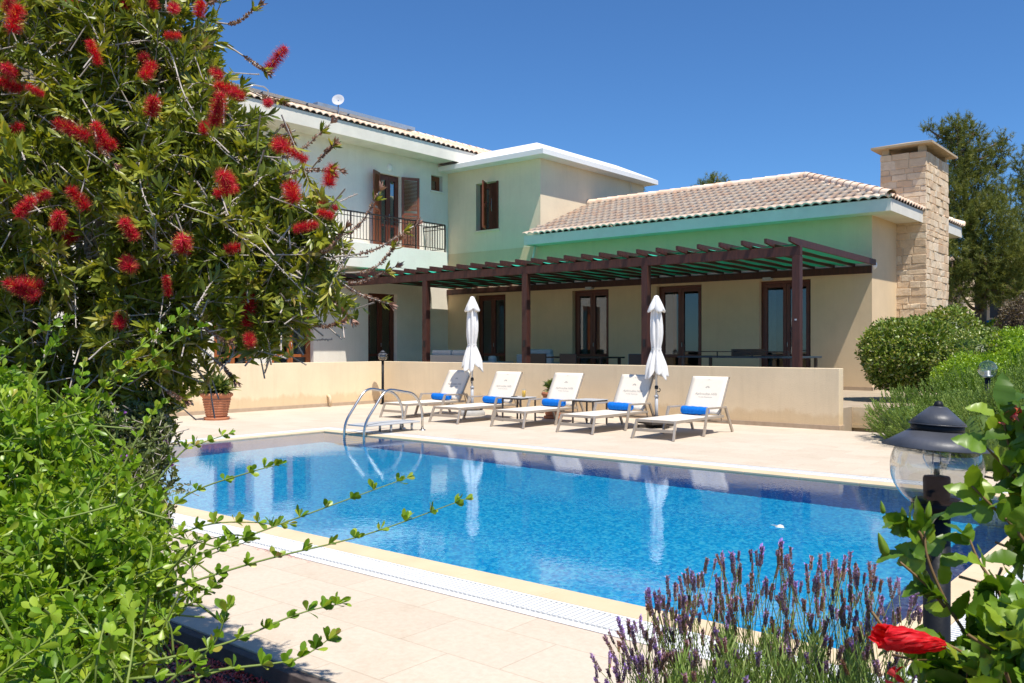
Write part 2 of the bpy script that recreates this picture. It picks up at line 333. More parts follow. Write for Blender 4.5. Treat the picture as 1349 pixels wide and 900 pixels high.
F_ROSE = foliage('rosemary_leaf', [(0, (.09, .15, .025)), (.6, (.19, .30, .045)), (1, (.36, .46, .12))], .5, .18)
F_PINE = foliage('pine_needle', [(0, (.09, .12, .025)), (.6, (.18, .21, .04)), (1, (.32, .32, .09))], .6, .25, .3)
F_BROWN = foliage('brown_leaf', [(0, (.09, .06, .04)), (.6, (.16, .12, .07)), (1, (.24, .2, .12))], .5, .2)
F_LAV = foliage('lavender_leaf', [(0, (.15, .24, .05)), (.6, (.27, .40, .08)), (1, (.42, .50, .17))], .6, .2)
F_SPIKE = spike_mat()
F_HIB = foliage('hibiscus_leaf', [(0, (.06, .13, .012)), (.6, (.14, .27, .018)), (.95, (.30, .42, .04)), (1, (.45, .38, .06))], .38, .32)
F_RED = red_mat('red_filament', [(0, (.38, .005, .016)), (.6, (.66, .010, .045)), (.93, (.82, .04, .09)), (1, (.95, .62, .12))], .6, .35)
F_BUD = foliage('bud_twig', [(0, (.28, .17, .12)), (.5, (.46, .26, .20)), (1, (.60, .45, .32))], .7, .1)
F_PETAL = foliage('hibiscus_petal', [(0, (.50, .006, .012)), (.5, (.76, .015, .025)), (1, (.92, .12, .12))], .45, .4)
F_PINK = foliage('pink_petal', [(0, (.80, .05, .08)), (1, (.92, .30, .30))], .5, .4)
F_SUCC = foliage('succulent_leaf', [(0, (.06, .11, .02)), (.6, (.14, .20, .04)), (1, (.32, .34, .11))], .4, .2)
F_PURPLE = foliage('purple_petal', [(0, (.28, .06, .45)), (1, (.5, .15, .7))], .5, .4)
# ------------------------------------------------------------------ ground, pool, paving
PX0, PX1, PY0, PY1 = -11.35, -1.30, 3.96, 8.93; T = .346; YH = 20.69; XH = -6.53; XL = -19.92; XT = -16.11; YR = 14.30; XLW = -15.95
def sm01(x): x = min(max(x, 0), 1); return x*x*(3-2*x)
def gh(x, y): return -.12+1.15*sm01((y-28)/9)+.45*sm01((x+3)/3)*sm01((y-12)/6)
gx = sorted({-400, -200, -100, -60, -40, PX0-.1, PX1+.1, 60, 120, 250, 400} | {float(i) for i in range(-34, 30, 2)})
gy = sorted({-200, -60, -20, -8, PY0-.1, PY1+.1, 70, 120, 250, 500} | {float(i) for i in range(-4, 60, 2)})
g = MB(); g.v = [(x, y, gh(x, y)) for y in gy for x in gx]; nx = len(gx)
for j in range(len(gy)-1):
    for i in range(nx-1):
        if gx[i] >= PX0-.11 and gx[i+1] <= PX1+.11 and gy[j] >= PY0-.11 and gy[j+1] <= PY1+.11: continue
        g.f.append((j*nx+i, j*nx+i+1, (j+1)*nx+i+1, (j+1)*nx+i)); g.sm.append(True)
struct('ground', g, M['ground'])
# pool basin (hollow, real depth)
D_ = 1.35; b = MB()
b.add([(PX0, PY0, -D_), (PX1, PY0, -D_), (PX1, PY1, -D_), (PX0, PY1, -D_)], [(0, 1, 2, 3)])
pf = struct('pool_floor', b, M['mosaic']); pf.cycles.is_caustics_receiver = True
b = MB()
for x0, y0, x1, y1 in ((PX0, PY0, PX1, PY0), (PX1, PY0, PX1, PY1), (PX1, PY1, PX0, PY1), (PX0, PY1, PX0, PY0)):
    b.add([(x0, y0, -D_), (x0, y0, -.111), (x1, y1, -.111), (x1, y1, -D_)], [(0, 1, 2, 3)])
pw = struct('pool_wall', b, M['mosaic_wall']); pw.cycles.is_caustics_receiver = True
WZ = -.018
w = MB(); nxw, nyw = 201, 101
for j in range(nyw):
    for i in range(nxw):
        x = PX0+(PX1-PX0)*i/(nxw-1); y = PY0+(PY1-PY0)*j/(nyw-1)
        z = .00018*(math.sin(3.1*x+1.7*y)+.8*math.sin(-2.3*x+4.4*y+1)+.5*math.sin(7.3*x+2.2*y+2)+.4*math.sin(-5.2*x+8.9*y+.4)+.3*math.sin(12*x-7*y)) 
        w.v.append((x, y, WZ+z))
for j in range(nyw-1):
    for i in range(nxw-1):
        w.f.append((j*nxw+i, j*nxw+i+1, (j+1)*nxw+i+1, (j+1)*nxw+i)); w.sm.append(True)
wat = struct('water', w, M['water']); wat.cycles.is_caustics_caster = True
def ring(mb, a, b_, z0, z1):            # a rectangular ring of paving round the pool, from offset a to b_
    mb.box(PX0-b_, PX1+b_, PY0-b_, PY0-a, z0, z1); mb.box(PX0-b_, PX1+b_, PY1+a, PY1+b_, z0, z1)
    mb.box(PX0-b_, PX0-a, PY0-a, PY1+a, z0, z1); mb.box(PX1+a, PX1+b_, PY0-a, PY1+a, z0, z1)
b = MB(); z0, z1 = -.11, .0
for k in range(17):                     # coping stones, each its own block
    xa = PX0-.2+k*.615; xb = min(xa+.612, PX1+.2)
    b.box(xa, xb, PY0-.2, PY0, z0, z1); b.box(xa, xb, PY1, PY1+.22, z0, z1)
for k in range(8):
    ya = PY0+.001+k*.621; yb = min(ya+.618, PY1-.001); b.box(PX0-.2, PX0, ya, yb, z0, z1); b.box(PX1, PX1+.2, ya, yb, z0, z1)
struct('pool_coping', b, M['coping'], bev=.004)
b = MB(); ring(b, .205, .50, -.11, -.035); struct('drain_channel', b, M['white_paint'])
gr = MB()
def grate(x0, x1, y0, y1, alongx):
    n = int(((x1-x0) if alongx else (y1-y0))/.034)
    for k in range(n):
        if alongx: gr.box(x0+k*.034, x0+k*.034+.021, y0, y1, -.02, -.002)
        else: gr.box(x0, x1, y0+k*.034, y0+k*.034+.021, -.02, -.002)
grate(PX0-.45, PX1+.45, PY0-.41, PY0-.225, True); grate(PX0-.45, PX1+.45, PY1+.245, PY1+.43, True)
grate(PX0-.43, PX0-.225, PY0-.2, PY1+.22, False); grate(PX1+.225, PX1+.43, PY0-.2, PY1+.22, False)
for a in (.205, .44): ring(gr, a, a+.018, -.03, -.001)
ring(gr, .462, .495, -.03, -.001)
tag(gr.build('drain_grate', M['grate']), 'white slatted overflow grate running all round the pool edge', 'drain grate')
# paving slabs round it: deck with an edge at the planting beds
b = MB(); a = .50; JX0, JX1 = PX0-a, PX1+a; JY0, JY1 = PY0-a, PY1+a
def sheet(mb, x0, x1, y0, y1, zt, zb): mb.box(x0, x1, y0, y1, zb, zt)
jw = .008
sheet(b, XLW, JX0-jw, 2.27, YR, 0, -.2); sheet(b, JX1+jw, 4.5, 2.95, YR, 0, -.2)
sheet(b, JX0-jw, JX1+jw, JY1+jw, YR, 0, -.2)
b.box(JX0-jw, -1.75, 2.27, JY0-jw, -.2, 0); b.box(-1.75, JX1+jw, 2.95, JY0-jw, -.2, 0)
struct('pool_deck', b, M['paving'])
b = MB(); ring(b, .497, .509, -.05, -.003); struct('deck_joint', b, M['joint'])
# terrace at house level
b = MB(); b.box(-21.5, XLW-.2, 3.0, YH+5.2, -.1, T); b.box(XLW-.2, -5.05, YR+.2, YH+5.2, -.1, T); b.box(-5.05, -3.2, 15.0, YH+1.2, -.1, T)
struct('terrace', b, M['terrace'])
b = MB(); b.box(-5.05+.002, -3.2, 14.96, 14.998, .055, T-.004); b.box(-5.05+.002, -3.2, 14.95, 14.998, 0, .052)
tag(b.build('terrace_step_wall', M['stucco_wall']), 'low cream wall under the terrace edge beside the rosemary', 'low wall')
# low garden walls
t = thing('retaining_wall', (-10.5, YR, 0), 'long cream wall behind the row of sun loungers', 'wall')
b = MB(); b.box(XLW+.002, -5.03, YR, YR+.2, -.05, 1.0); b.build('wall_body', M['stucco_wall'], t, True, .006)
b = MB(); b.box(XLW+.02, -5.015, YR-.015, YR+.21, -.05, .075); b.build('skirting', M['plinth'], t, True, .003)
t = thing('garden_wall', (XLW, 9, 0), 'cream wall on the left behind the big flower pot, meeting the long wall', 'wall')
b = MB(); b.box(XLW-.2, XLW, 2.3, YR+.2, -.05, 1.0); b.build('wall_body', M['stucco_wall'], t, True, .006)
b = MB(); b.box(XLW+.001, XLW+.015, 2.3, YR-.016, -.05, .075); b.build('skirting', M['plinth'], t, True, .003)
b = MB(); b.tube([(XLW, 12.65, .24), (XLW+.05, 12.65, .24), (XLW+.09, 12.65, .20), (XLW+.09, 12.65, .02)], .035, 10); tag(b.build('drain_pipe', M['coping']), 'short cream drain spout on the left garden wall by the ladder', 'pipe')

# ------------------------------------------------------------------ the house
H = thing('villa', (-13, YH, T), 'cream two storey villa with terracotta tiled roofs and brown wooden doors', 'house')
def wall_cells(mb, fn, a0, a1, z0, z1, th, holes):
    xs = sorted({a0, a1} | {h[0] for h in holes} | {h[1] for h in holes})
    for i in range(len(xs)-1):
        l, r = xs[i], xs[i+1]; hs = sorted([h for h in holes if h[0] < r-1e-6 and h[1] > l+1e-6], key=lambda h: h[2]); z = z0
        for h in hs:
            if h[2] > z+1e-4: fn(mb, l, r, -th, 0, z, h[2])
            z = h[3]
        if z < z1-1e-4: fn(mb, l, r, -th, 0, z, z1)
def fY(Y):
    def f(mb, a0, a1, o0, o1, z0, z1): mb.box(a0, a1, Y-o1, Y-o0, z0, z1)
    f.pt = lambda a, o, z: (a, Y-o, z); return f
def fX(X):
    def f(mb, a0, a1, o0, o1, z0, z1): mb.box(X+o0, X+o1, a0, a1, z0, z1)
    f.pt = lambda a, o, z: (X+o, a, z); return f
FR = fY(YH); LW = fX(XL)
doorsR = [(-18.69, -17.47), (-14.94, -13.69), (-12.15, -10.82), (-9.25, -7.95)]
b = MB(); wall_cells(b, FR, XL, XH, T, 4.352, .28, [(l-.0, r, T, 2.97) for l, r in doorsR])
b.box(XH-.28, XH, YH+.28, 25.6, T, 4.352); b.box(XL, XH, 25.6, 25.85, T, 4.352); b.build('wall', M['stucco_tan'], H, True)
b = MB(); wall_cells(b, FR, XL, XT, 4.354, 6.97, .28, [(-18.69, -17.75, 5.01, 6.5)])
b.box(XT-.28, XT, YH+.28, 26.3, 4.354, 6.97); b.box(XL, XT, 26.3, 26.55, 4.354, 6.97); b.build('wall', M['stucco'], H, True)
b = MB(); Lh = [(13.94, 15.31, T, 2.95), (12.23, 13.40, T, 2.95), (9.2, 10.4, T, 2.95), (17.3, 18.45, T, 2.95), (17.74, 18.60, 4.27, 6.57), (19.92, 20.44, 6.34, 6.84), (9.5, 10.6, 5.1, 6.5), (13.2, 14.2, 5.1, 6.5)]
wall_cells(b, LW, 6.0, YH-.0, T, 7.22, .26, Lh); wall_cells(b, LW, YH, 25.5, 4.36, 7.22, .26, [])
b.box(-25.5, XL-.26, 6.0, 6.25, T, 7.22); b.box(-25.5, XL-.26, 25.25, 25.5, T, 7.22); b.box(-25.75, -25.5, 6, 25.5, T, 7.22)
b.build('wall', M['stucco_white'], H, True)
b = MB(); b.box(XL+.001, XT-.3, YH+.29, 26.2, 4.0, 4.2); b.box(XT-.3, XH-.3, YH+.29, 25.5, 4.30, 4.35); b.box(-25.5, XL-.27, 6.3, 25.2, 3.9, 4.25); b.build('ceiling', M['stucco_white'], H, True)
b = MB(); FR(b, XL+.002, XH+.02, .0, .014, T, T+.08); LW(b, 6, YH-.015, 0, .014, T, T+.08); b.box(XH, XH+.014, YH-.014, 22.5, T-.1, T+.08); b.build('plinth', M['plinth'], H, True)
# soffits and fascias
OX = XH+.58; OY = YH-.62; OB = 26.30; SZ = 4.352; FZ = 4.60
b = MB(); b.box(-16.20, OX, OY, YH-.001, SZ, SZ+.05); b.box(XH+.001, OX, YH-.001, OB, SZ, SZ+.05); b.box(-16, XH, 25.86, OB, SZ, SZ+.05); b.build('soffit', M['soffit'], H, True)
b = MB(); b.box(-16.22, OX+.02, OY-.022, OY-.001, SZ-.025, FZ); b.box(OX+.001, OX+.022, OY-.001, OB, SZ-.025, FZ); b.box(-16.0, OX+.02, OB+.001, OB+.02, SZ-.025, FZ); b.box(-16.222, -16.201, OY-.001, YH-.002, SZ-.025, FZ); b.build('fascia', M['fascia'], H, True)
EX = XL+.80
b = MB(); b.box(XL+.001, EX, 6-.4, YH-.475, 7.22, 7.27); b.build('soffit', M['soffit'], H, True)
b = MB(); b.box(EX+.001, EX+.022, 6-.4, 21.6, 7.19, 7.58); b.box(XL-6, EX+.02, 5.575, 5.598, 7.19, 7.58); b.build('fascia', M['fascia'], H, True)
# barrel tile roofs
def tiles(mb, P0, e, s, length, run, clips=(), tw=.215, rl=.37, hh=.040):
    P0 = Vector(P0); e = Vector(e).normalized(); s = Vector(s).normalized(); n = e.cross(s).normalized()
    if n.z < 0: n = -n
    nu = int(length/tw*8); bm = bmesh.new(); rows = int(run/rl)+1; prev = None
    lines = []
    for r in range(rows):
        lines += [(r*rl-(.03 if r else 0), .036), (min((r+1)*rl, run), 0.0)]
    grid = []
    for t, lift in lines:
        row = []
        for i in range(nu+1):
            u = i*length/nu; ph = (u/tw) % 1.0; h = (hh+lift*1.1)*(abs(math.sin(math.pi*ph))**.62)
            row.append(bm.verts.new(P0+e*u+s*t+n*(h+lift*.15+.01)))
        grid.append(row)
    low = [bm.verts.new(v.co-n*.05) for v in grid[0]]; grid.insert(0, low)
    for a, c in zip(grid, grid[1:]):
        for i in range(nu): bm.faces.new((a[i], a[i+1], c[i+1], c[i]))
    for co, no in clips:
        bmesh.ops.bisect_plane(bm, geom=bm.verts[:]+bm.edges[:]+bm.faces[:], dist=1e-5, plane_co=Vector(co), plane_no=Vector(no), clear_outer=True)
    bm.verts.index_update(); mb.add([v.co.copy() for v in bm.verts], [[v.index for v in f.verts] for f in bm.faces], True); bm.free()
def ridge(mb, p, q, r=.11, seg=.38):
    p = Vector(p); q = Vector(q); L = (q-p).length; d = (q-p)/L; n = int(L/seg)+1; sd = d.cross(Vector((0, 0, 1))).normalized(); up = sd.cross(d)
    for k in range(n):
        a = p+d*(k*L/n); c = p+d*((k+1)*L/n+.05); vs = []
        for P_, rr in ((a, r*1.12), (c, r*.92)):
            for j in range(9):
                t = math.pi*(j/8*1.16-.08); vs.append(P_+sd*math.cos(t)*rr+up*(math.sin(t)*rr-.02))
        mb.add(vs, [(j, j+1, 10+j, 9+j) for j in range(8)], True)
EZ = 4.61; hw = (OB-OY+.1)/2; RZ = EZ+hw*.40; YM = (OY-.06+OB+.06)/2; XA = OX+.06-hw
sl = Vector((0, 1, .40)); ln = sl.length
b = MB()
c0 = (OX+.06, OY-.06, EZ)
# front slope, clipped by the hip line and by the tower
tiles(b, (-16.28, OY-.06, EZ), (1, 0, 0), sl, OX+.06+16.28, hw*ln, [(c0, Vector((1, 1, 0)).normalized())])
tiles(b, (OX+.06, OY-.06, EZ), (0, 1, 0), (-1, 0, .40), OB+.12-OY, hw*ln, [(c0, Vector((-1, -1, 0)).normalized()), ((OX+.06, OB+.06, EZ), Vector((-1, 1, 0)).normalized())])
tiles(b, (-16.1, OB+.06, EZ), (1, 0, 0), (0, -1, .40), OX+16.16, hw*ln, [((OX+.06, OB+.06, EZ), Vector((1, -1, 0)).normalized())])
b.build('roof', M['tile'], H, True)
b = MB(); ridge(b, (OX+.04, OY-.04, EZ+.07), (XA, YM, RZ+.08)); ridge(b, (-16.1, YM, RZ+.08), (XA, YM, RZ+.08)); ridge(b, (OX+.04, OB+.04, EZ+.07), (XA, YM, RZ+.08)); b.build('ridge_tile', M['tile'], H, True)
b = MB(); tiles(b, (EX+.07, 5.5, 7.60), (0, 1, 0), (-1, 0, .36), 20.1, 3.3); tiles(b, (EX+.07-6.2, 5.5, 7.60), (0, 1, 0), (1, 0, .36), 20.1, 3.3); b.build('roof', M['tile'], H, True)
b = MB(); ridge(b, (EX+.07-3.1, 5.5, 8.75), (EX+.07-3.1, 25.6, 8.75)); b.build('ridge_tile', M['tile'], H, True)
# white tower roof
tx0, tx1, ty0, ty1 = XL-.25, XT+.46, YH-.47, 26.75
def lvl(i, z): return [(tx0, ty0+i, z), (tx1-i, ty0+i, z), (tx1-i, ty1-i, z), (tx0, ty1-i, z)]
b = MB(); vs = lvl(0, 6.972)+lvl(0, 7.12)+lvl(.03, 7.135)+lvl(1.05, 7.62); fs = [(0, 1, 2, 3), (12, 13, 14, 15)]
for k in range(3): fs += [(4*k+i, 4*k+(i+1) % 4, 4*k+4+(i+1) % 4, 4*k+4+i) for i in range(4)]
b.add(vs, fs); b.build('tower_roof', M['white_paint'], H, True)
b = MB(); b.tube([(XT+.06, 25.6, 6.97), (XT+.06, 25.75, 5.9)], .012, 5); b.build('cable', M['stucco_white'], H, True); b = MB(); b.tube([(-16.15, YH-.2, 4.33), (-16.5, YH-.03, 3.5), (-16.5, YH-.03, 3.2)], .035, 8); b.build('downpipe', M['stucco_white'], H, True)
# openings
def glazed(fn, a0, a1, z0, z1, name, wood, leaves=2, rec=.14, rail=True, curtain=1, parent=None, curt=(0, .35)):
    P = parent or H; fr = MB(); w_ = .075
    fn(fr, a0+.002, a0+w_, -rec-.06, -rec, z0+.002, z1-.002); fn(fr, a1-w_, a1-.002, -rec-.06, -rec, z0+.002, z1-.002); fn(fr, a0+w_, a1-w_, -rec-.06, -rec, z1-w_, z1-.002)
    lw = (a1-a0-2*w_)/leaves; st = .085
    for k in range(leaves):
        l = a0+w_+k*lw+.003; r = l+lw-.006
        fn(fr, l, l+st, -rec-.045, -rec+.012, z0+.01, z1-w_-.003); fn(fr, r-st, r, -rec-.045, -rec+.012, z0+.01, z1-w_-.003)
        fn(fr, l+st, r-st, -rec-.045, -rec+.010, z1-w_-.003-st, z1-w_-.003)
        if rail:
            fn(fr, l+st, r-st, -rec-.045, -rec+.010, z0+.01, z0+.2); fn(fr, l+st, r-st, -rec-.045, -rec+.010, z0+.72, z0+.80)
        else: fn(fr, l+st, r-st, -rec-.045, -rec+.010, z0+.01, z0+.09)
    d = fr.build(name, wood, P, True, .004)
    pn = MB(); fn(pn, a0+w_+.02, a1-w_-.02, -rec-.024, -rec-.020, z0+.03, z1-w_-.03); pn.build('pane', M['window_glass'], d, True)
    if curtain:
        c = MB(); cs = [(a0+.04, a0+(a1-a0)*curt[1]), (a1-(a1-a0)*curt[1]*.6, a1-.04)][:curtain]
        for l, r in cs:
            n = 40; vs = []
            for i in range(n+1):
                a_ = l+(r-l)*i/n; o = -rec-.22+.03*math.sin(i*1.1)
                vs += [fn.pt(a_, o, z0+.03), fn.pt(a_, o, z1-.05)]
            c.add(vs, [(2*i, 2*i+2, 2*i+3, 2*i+1) for i in range(n)], True)
        c.build('curtain', M['curtain'], d, True)
    hd = MB(); mid = (a0+a1)/2; p1 = fn.pt(mid+.03, -rec+.03, z0+1.0); p2 = fn.pt(mid+.03, -rec+.03, z0+1.12) if rail else fn.pt(mid+.03, -rec+.03, z0+.6)
    hd.tube([p1, p2], .009, 6); hd.build('handle', M['steel'], d, True)
    return d
for i, (l, r) in enumerate(doorsR): glazed(FR, l, r, T, 2.97, 'door', M['wood'], curtain=(0, 1, 2, 1)[i], curt=(0, .22))
glazed(LW, 17.3, 18.45, T, 2.95, 'door', M['wood'], curtain=1); glazed(LW, 13.94, 15.31, T, 2.95, 'door', M['wood_orange'], curtain=2); glazed(LW, 12.23, 13.40, T, 2.95, 'door', M['wood_orange'], curtain=2); glazed(LW, 9.2, 10.4, T, 2.95, 'door', M['wood_orange'])
glazed(LW, 17.74, 18.60, 4.27, 6.57, 'door', M['wood'], leaves=2, curtain=1, curt=(0, .6), rec=.1)
glazed(LW, 19.92, 20.44, 6.34, 6.84, 'window', M['shutter'], leaves=1, rail=False, curtain=0); glazed(FR, -18.69, -17.75, 5.01, 6.5, 'window', M['wood'], rail=False, curtain=0, rec=.2)
glazed(LW, 9.5, 10.6, 5.1, 6.5, 'window', M['wood'], rail=False); glazed(LW, 13.2, 14.2, 5.1, 6.5, 'window', M['wood'], rail=False)
b = MB(); LW(b, 19.88, 20.50, 0, .05, 6.29, 6.338); b.build('sill', M['stucco_white'], H, True)
b = MB(); FR(b, -18.74, -17.70, 0, .05, 4.95, 5.008); b.build('sill', M['stucco'], H, True)
def shutter(hinge, ang, wd, z0, z1):    # louvred leaf swinging on a vertical hinge
    d = Vector((math.cos(ang), math.sin(ang), 0)); n = Vector((-d.y, d.x, 0)); h = Vector(hinge)
    Mx = Matrix(((d.x, n.x, 0, h.x), (d.y, n.y, 0, h.y), (0, 0, 1, 0), (0, 0, 0, 1))); s_ = MB()
    s_.box(0, .07, -.02, .02, z0, z1, Mx); s_.box(wd-.07, wd, -.02, .02, z0, z1, Mx); zz = [z0, (z0+z1)/2, z1]
    for a_, c in ((z0, z0+.09), ((z0+z1)/2-.04, (z0+z1)/2+.04), (z1-.09, z1)): s_.box(.07, wd-.07, -.018, .018, a_, c, Mx)
    z = z0+.11
    while z < z1-.11:
        if abs(z-(z0+z1)/2) > .07:
            vs = [Mx @ Vector((x, y, z+dz)) for x, y, dz in ((.07, -.016, 0), (wd-.07, -.016, 0), (wd-.07, .016, .03), (.07, .016, .03), (.07, -.016, .008), (wd-.07, -.016, .008), (wd-.07, .016, .038), (.07, .016, .038))]
            s_.add(vs, [(0, 3, 2, 1), (4, 5, 6, 7), (0, 1, 5, 4), (2, 3, 7, 6), (1, 2, 6, 5), (0, 4, 7, 3)])
        z += .042
    return s_.build('shutter', M['shutter'], H, True)
shutter((XL+.03, 17.72, 0), R(-62), .50, 4.29, 6.56); shutter((XL+.03, 18.62, 0), R(62), .56, 4.29, 6.56)
shutter((-18.25, YH-.01, 0), R(-62), .48, 5.03, 6.48)
b = MB(); FR(b, -17.80, -17.752, -.18, .05, 5.03, 6.48); FR(b, -18.15, -17.80, -.19, -.15, 5.03, 6.48); b.build('shutter', M['wood'], H, True)
# balcony
bl = MB(); BY0, BY1, BX = 14.6, 19.62, XL+1.0
bl.box(XL+.002, BX, BY0, BY1, 3.57, 4.26); bal = bl.build('balcony', M['stucco_white'], H, True, .006)
rl = MB()
for p, q in (((BX-.05, BY0, 5.10), (BX-.05, BY1-.05, 5.10)), ((BX-.05, BY1-.05, 5.10), (XL, BY1-.05, 5.10)), ((BX-.05, BY0, 5.10), (XL, BY0, 5.10))): rl.bar(p, q, .05, .035)
for z in (4.36, 4.98):
    rl.bar((BX-.05, BY0, z), (BX-.05, BY1-.05, z), .02, .02); rl.bar((BX-.05, BY1-.05, z), (XL, BY1-.05, z), .02, .02)
n = 44
for i in range(n+1):
    y = BY0+(BY1-.05-BY0)*i/n; wd = .035 if i % 11 == 0 else .013; rl.box(BX-.05-wd/2, BX-.05+wd/2, y-wd/2, y+wd/2, 4.262 if wd > .02 else 4.36, 5.09)
for i in range(1, 9): x = XL+i*.105; rl.box(x-.0065, x+.0065, BY1-.0565, BY1-.0435, 4.36, 5.09)
rl.build('railing', M['iron'], bal, True)
# chimney of rough stone blocks
M['cap'] = mat('cap', (.55, .42, .27), .9, (.42, .32, .2), 5, bs=.5)
CY0, CY1, CX0, CX1 = 22.53, 24.62, -6.92, -5.85
cl = Cloud()
def block_wall(cl, fn, a0, a1, z0, z1, o, ends=(0, 0)):
    z = z0
    while z < z1-.02:
        hgt = min(random.choice((.13, .16, .19, .22)), z1-z); 
        if z1-(z+hgt) < .08: hgt = z1-z
        a = a0
        while a < a1-.01:
            wd = min(random.uniform(.16, .42), a1-a)
            if a1-(a+wd) < .12: wd = a1-a
            pr = random.uniform(.0, .035); g_ = .005; m_ = MB(); fn(m_, a+g_, a+wd-g_, -.05, o+pr*.6, z+g_, z+hgt-g_)
            # rough the outer face: split it and jitter
            v = [list(q) for q in m_.v]; 
            for q in v:
                for ax in range(3): q[ax] += random.uniform(-.011, .011)
            m_.v = v; cl.mb(m_, random.random()); a += wd
        z += hgt
m0 = MB(); m0.box(CX0+.018, CX1-.018, CY0+.018, CY1-.018, 0, 6.03); 
cl.mb(m0, .8)
block_wall(cl, fY(CY0+.03), CX0, CX1+.0, 0, 6.05, .02); block_wall(cl, fX(CX1-.03), CY0+.03, CY1, 0, 6.05, .02)
block_wall(cl, lambda mb, a0, a1, o0, o1, z0, z1: mb.box(CX0+.03-o1, CX0+.03-o0, a0, a1, z0, z1), CY0+.03, CY1, 4.3, 6.05, .02)
ch = cl.build('chimney', M['stone'], H)
for p in ch.data.polygons: p.use_smooth = False
bm_ = ch.modifiers.new('bevel', 'BEVEL'); bm_.width = .012; bm_.segments = 2; bm_.limit_method = 'ANGLE'; bm_.angle_limit = R(50)
b = MB()
for x in (CX0+.12, CX1-.12):
    for y in (CY0+.12, CY1-.12): b.box(x-.08, x+.08, y-.08, y+.08, 6.04, 6.20)
xm = (CX0+CX1)/2; ya, yb = CY0-.17, CY1+.17
vs = [(CX0-.17, ya, 6.20), (CX1+.17, ya, 6.20), (CX1+.17, yb, 6.20), (CX0-.17, yb, 6.20), (CX0-.17, ya, 6.25), (CX1+.17, ya, 6.25), (CX1+.17, yb, 6.25), (CX0-.17, yb, 6.25), (xm, ya+.6, 6.40), (xm, yb-.6, 6.40)]
b.add(vs, [(3, 2, 1, 0), (0, 1, 5, 4), (1, 2, 6, 5), (2, 3, 7, 6), (3, 0, 4, 7), (4, 5, 8), (5, 6, 9, 8), (6, 7, 9), (7, 4, 8, 9)]); b.build('cap', M['cap'], ch, True)
# small fittings on the house
b = MB(); b.lathe([(0, .05), (.06, .045), (.11, .0), (.11, -.02)], 16); o = b.build('wall_light', M['white_paint'], H); o.location = Vector((XL+.02, 18.15, 6.78))-H.location; o.rotation_euler = (0, R(90), 0)
b = MB(); b.lathe([(0, .06), (.06, .05), (.10, .0), (.10, -.02)], 16); o = b.build('wall_light', M['white_paint'], H); o.location = Vector((XH-.02+.02, YH+.16, 3.22))-H.location; o.rotation_euler = (0, R(90), 0)
# roof equipment
t = thing('solar_water_heater', (XL-.2, 14.5, 7.9), 'dark solar panels with pale metal frame on the tiled roof at left', 'solar panel')
b = MB(); f_ = MB()
for k in range(4):
    y0 = 12.2+k*1.45; Mx = Matrix.Translation((XL+.05, y0, 8.02)) @ Matrix.Rotation(R(20), 4, 'Y')
    b.box(-1.2, 0, 0, 1.3, 0, .05, Mx); f_.box(-1.25, .03, -.03, 1.33, -.02, -.001, Mx); f_.box(.0, .03, -.03, 1.33, -.02, .07, Mx)
f_.bar((XL-.05, 12.0, 8.10), (XL-.05, 18.9, 8.10), .05, .05); f_.bar((XL-.3, 15.6, 8.22), (XL-.3, 19.4, 8.22), .22, .10)
b.build('panel', M['solar'], t, True); f_.build('panel_frame', M['steel'], t, True)
for y in (12.4, 14.6, 16.8): f_ = MB(); f_.box(XL-.02, XL+.02, y, y+.04, 7.82, 8.05); f_.build('bracket', M['steel'], t, True)
t = thing('satellite_dish', (XL+.1, 16.1, 7.9), 'small round pale dish standing beside the solar panels on the roof', 'satellite dish')
b = MB(); b.lathe([(.02, 0), (.10, .015), (.17, .05), (.175, .05), (.10, .005), (.02, -.01)], 20); o = b.build('reflector', M['cushion'], t); o.location = (0, 0, .45); o.rotation_euler = (R(70), 0, R(40))
b = MB(); b.tube([(0, 0, -.12), (0, 0, .42)], .018, 6); b.build('mast', M['steel'], t)
b = MB(); b.tube([(XL+.3, 13.62, 7.75), (XL+.3, 13.62, 8.06), (XL+.3, 13.5, 8.12), (XL+.3, 13.2, 8.1), (XL+.3, 13.0, 8.0)], .02, 6); tag(b.build('roof_antenna', M['steel']), 'thin bent metal pipe at the roof edge left of the panels', 'antenna')

# ------------------------------------------------------------------ pergola
PG = thing('pergola', (-13, 18.4, T), 'long dark brown timber pergola with green shade net along the house', 'pergola')
PYp = 16.2; posts = (-6.48, -9.77, -13.04, -16.38)
p0 = None
for X in posts:
    if p0 is None: b = MB(); b.box(-.075, .075, -.075, .075, 0, 2.72); p0 = b.build('post', M['pergola'], PG, False, .006); o = p0
    else: o = p0.copy(); col.objects.link(o); o.parent = PG
    o.location = (X+13, PYp-18.4, 0)
    b = MB(); b.box(-.03, .03, -.09, -.076, 1.0, 1.16) if X != -6.48 else b.box(-.02, .02, -.08, -.076, 1.5, 1.53); bo = b.build('fixing', M['steel'] if X == -6.48 else M['black'], o)
b = MB(); b.box(XL+.01, -6.40, PYp-.05, PYp+.05, 3.068, 3.25); b.build('beam', M['pergola'], PG, True, .005)
b = MB(); b.box(XL+.01, XH+.01, YH-.075, YH-.016, 3.03, 3.20); b.build('ledger', M['pergola'], PG, True, .004)
r0 = None; NR = 29; rx = [-6.46-.468*k for k in range(NR)]
